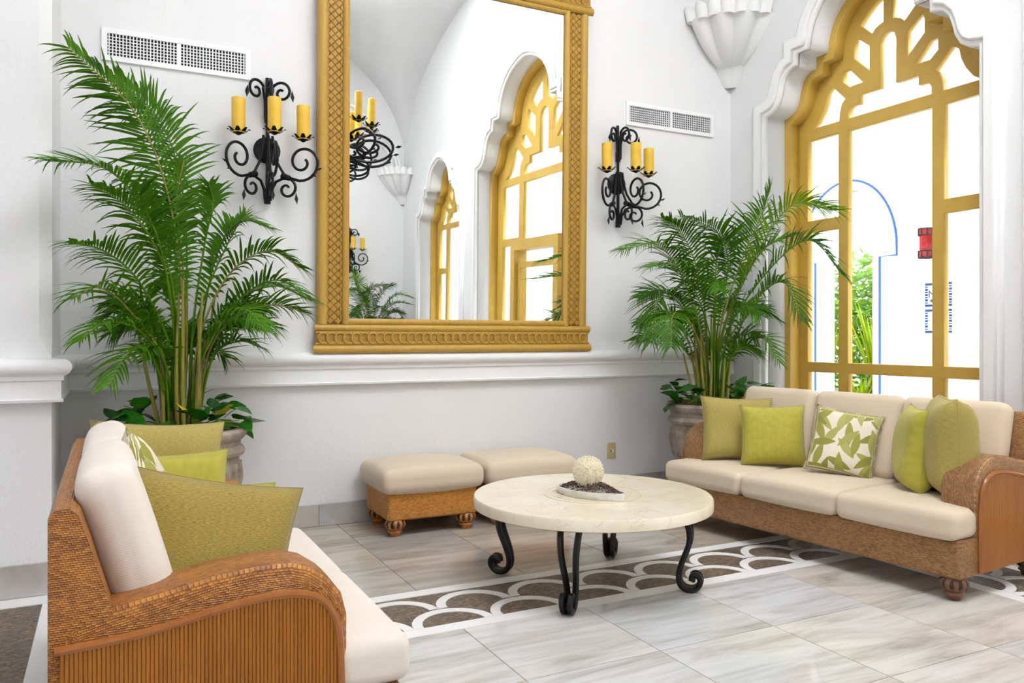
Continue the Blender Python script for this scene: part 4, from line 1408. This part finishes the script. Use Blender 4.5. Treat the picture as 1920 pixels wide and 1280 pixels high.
def pothos(loc, label, group, seed, n, spread, yellow=0):
    q = random.Random(seed)
    t = thing('trailing_plant', label, 'plant', loc, 0, group)
    lm = MB(); v = []; 
    sh = [(0, .0), (.12, .30), (.3, .42), (.5, .40), (.75, .24), (.92, .09), (1, 0)]
    for j, (s_, w_) in enumerate(sh):
        dz = -.22 * s_ * s_
        v += [(s_, -w_, dz + .10 * w_), (s_, 0, dz), (s_, w_, dz + .10 * w_)]
    lm.add(v, [(3 * j + k_, 3 * j + k_ + 1, 3 * j + 4 + k_, 3 * j + 3 + k_) for j in range(len(sh) - 1) for k_ in range(2)])
    me = lm.mesh('leaf', 'pothos_leaf', 'all'); my = lm.mesh('leaf', 'pothos_yellow', 'all')
    for i in range(n):
        a = q.uniform(0, 2 * PI); r_ = spread * (0.35 + .65 * q.random() ** .6)
        o = obj('leaf', my if i < yellow else me, t)
        h_ = q.uniform(.02, .25) * (1.15 - r_ / spread * .5)
        o.location = (r_ * math.cos(a), r_ * math.sin(a), h_)
        s_ = q.uniform(.085, .15)
        o.scale = (s_, s_, s_)
        o.rotation_euler = (q.uniform(-.7, .7), q.uniform(-.9, .45), a + q.uniform(-.9, .9))
    for i in range(9):
        a = 2 * PI * i / 9 + q.uniform(-.2, .2)
        P = [(.05 * math.cos(a), .05 * math.sin(a), -.03), (spread * .55 * math.cos(a), spread * .55 * math.sin(a), .06), (spread * .98 * math.cos(a), spread * .98 * math.sin(a), .05)]
        MB().tube(smooth_path(P, 8), .004, 5).build('stem', 'palm_leaf_fresh', t, True)
    return t


PG = 'potted areca palms'
LP = Vector((.37, 5.0, 0)); RP = Vector((4.36, 5.0, 0))
urn(LP, 'pale stone urn planter behind the left sofa', 'stone urn planters')
urn(RP, 'fluted stone urn planter beside the window sofa', 'stone urn planters')
# sight lines of the main fronds: (pixel path, depth swing of the tip, roll, bare share of the stalk, leaflet length)
FL_ = [
    ([(335, 770), (345, 600), (318, 380), (255, 215), (128, 88)], -.55, .95, .36, .34),
    ([(325, 770), (325, 610), (290, 430), (205, 320), (82, 300)], -.62, -.25, .42, .28),
    ([(345, 770), (350, 580), (345, 380), (305, 235), (215, 140)], -.15, .9, .40, .34),
    ([(355, 770), (362, 610), (385, 450), (400, 385), (392, 345)], -.10, .2, .45, .26),
    ([(360, 770), (372, 640), (425, 520), (500, 470), (568, 505)], -.30, -.25, .40, .27),
    ([(365, 770), (378, 660), (440, 570), (515, 525), (586, 562)], -.45, -.1, .40, .26),
    ([(360, 770), (372, 650), (405, 480), (450, 415), (508, 428)], .05, .3, .42, .26),
    ([(325, 770), (318, 650), (262, 530), (195, 470), (128, 455)], -.6, .25, .40, .27),
    ([(318, 770), (310, 680), (250, 590), (190, 540), (135, 560)], -.65, .2, .42, .26),
    ([(320, 770), (312, 690), (262, 620), (200, 605), (148, 640)], -.65, .15, .42, .24),
    ([(312, 775), (305, 720), (275, 655), (238, 665), (205, 722)], -.55, .2, .45, .24),
    ([(335, 770), (328, 600), (300, 480), (240, 390), (170, 345)], -.45, .4, .42, .28),
    ([(345, 770), (350, 620), (340, 470), (330, 380), (345, 300)], -.25, .3, .40, .28),
    ([(362, 775), (372, 690), (420, 600), (460, 580), (498, 618)], -.55, .1, .45, .22),
    ([(340, 770), (335, 640), (320, 520), (290, 420), (265, 350)], -.35, .2, .40, .28),
    ([(355, 770), (360, 640), (390, 540), (430, 450), (460, 400)], -.05, .5, .40, .27),
]
palm((LP.x, LP.y, .70), LP.y, FL_, 12, 'tall areca palm with long arching fronds behind the left sofa', PG, 11, (0, 1, 4, 5), (22, .72), 1.15, -1)
FR_ = [
    ([(1325, 745), (1318, 640), (1285, 530), (1235, 460), (1168, 468)], -.20, -.1, .42, .36),
    ([(1330, 745), (1325, 620), (1312, 520), (1280, 440), (1240, 408)], -.10, .3, .42, .34),
    ([(1340, 745), (1345, 620), (1365, 500), (1345, 435), (1275, 405)], -.20, .3, .45, .34),
    ([(1345, 745), (1352, 630), (1410, 490), (1485, 385), (1568, 395)], -.75, -.35, .42, .36),
    ([(1342, 745), (1350, 620), (1390, 490), (1425, 410), (1445, 352)], -.25, .6, .42, .40),
    ([(1346, 745), (1355, 640), (1430, 520), (1515, 450), (1580, 515)], -.78, -.2, .42, .36),
    ([(1346, 745), (1355, 660), (1420, 560), (1470, 530), (1503, 600)], -.62, -.1, .45, .32),
    ([(1322, 745), (1315, 660), (1275, 570), (1238, 555), (1222, 640)], -.30, .1, .42, .34),
    ([(1325, 745), (1320, 670), (1290, 600), (1262, 590), (1258, 650)], -.60, .1, .45, .30),
    ([(1338, 745), (1338, 640), (1340, 540), (1350, 470), (1390, 430)], -.15, .2, .42, .34),
    ([(1350, 748), (1362, 690), (1390, 645), (1430, 632), (1462, 680)], -.55, .0, .55, .20),
    ([(1340, 745), (1335, 650), (1310, 560), (1270, 500), (1215, 500)], -.45, .1, .42, .34),
    ([(1345, 745), (1350, 650), (1380, 560), (1430, 470), (1490, 440)], -.5, .3, .42, .36),
]
rp = palm((RP.x, RP.y, .70), RP.y, FR_, 14, 'bushy areca palm in the urn by the window corner', PG, 23, (0, 3, 4, 5), (18, .85), 1.0)
pothos((LP.x, LP.y, .735), 'dark leafy trailing plant with a yellow leaf, left urn', 'leafy underplanting of the urns', 31, 70, .37, 3)
pothos((RP.x, RP.y, .735), 'dark leafy trailing plant around the palm stems, right urn', 'leafy underplanting of the urns', 32, 78, .385, 0)

# the pair of the right palm at the other end of the room, seen in the mirror
urn((4.18, -3.05, 0), 'stone urn planter at the far end of the room', 'stone urn planters')
c_ = copy_tree(rp); c_.location = (4.18, -3.05, .70); c_.rotation_euler = (0, 0, R(195)); c_.scale = (.76, .76, .85)
c_['label'] = 'areca palm at the far wall, reflected low in the mirror'
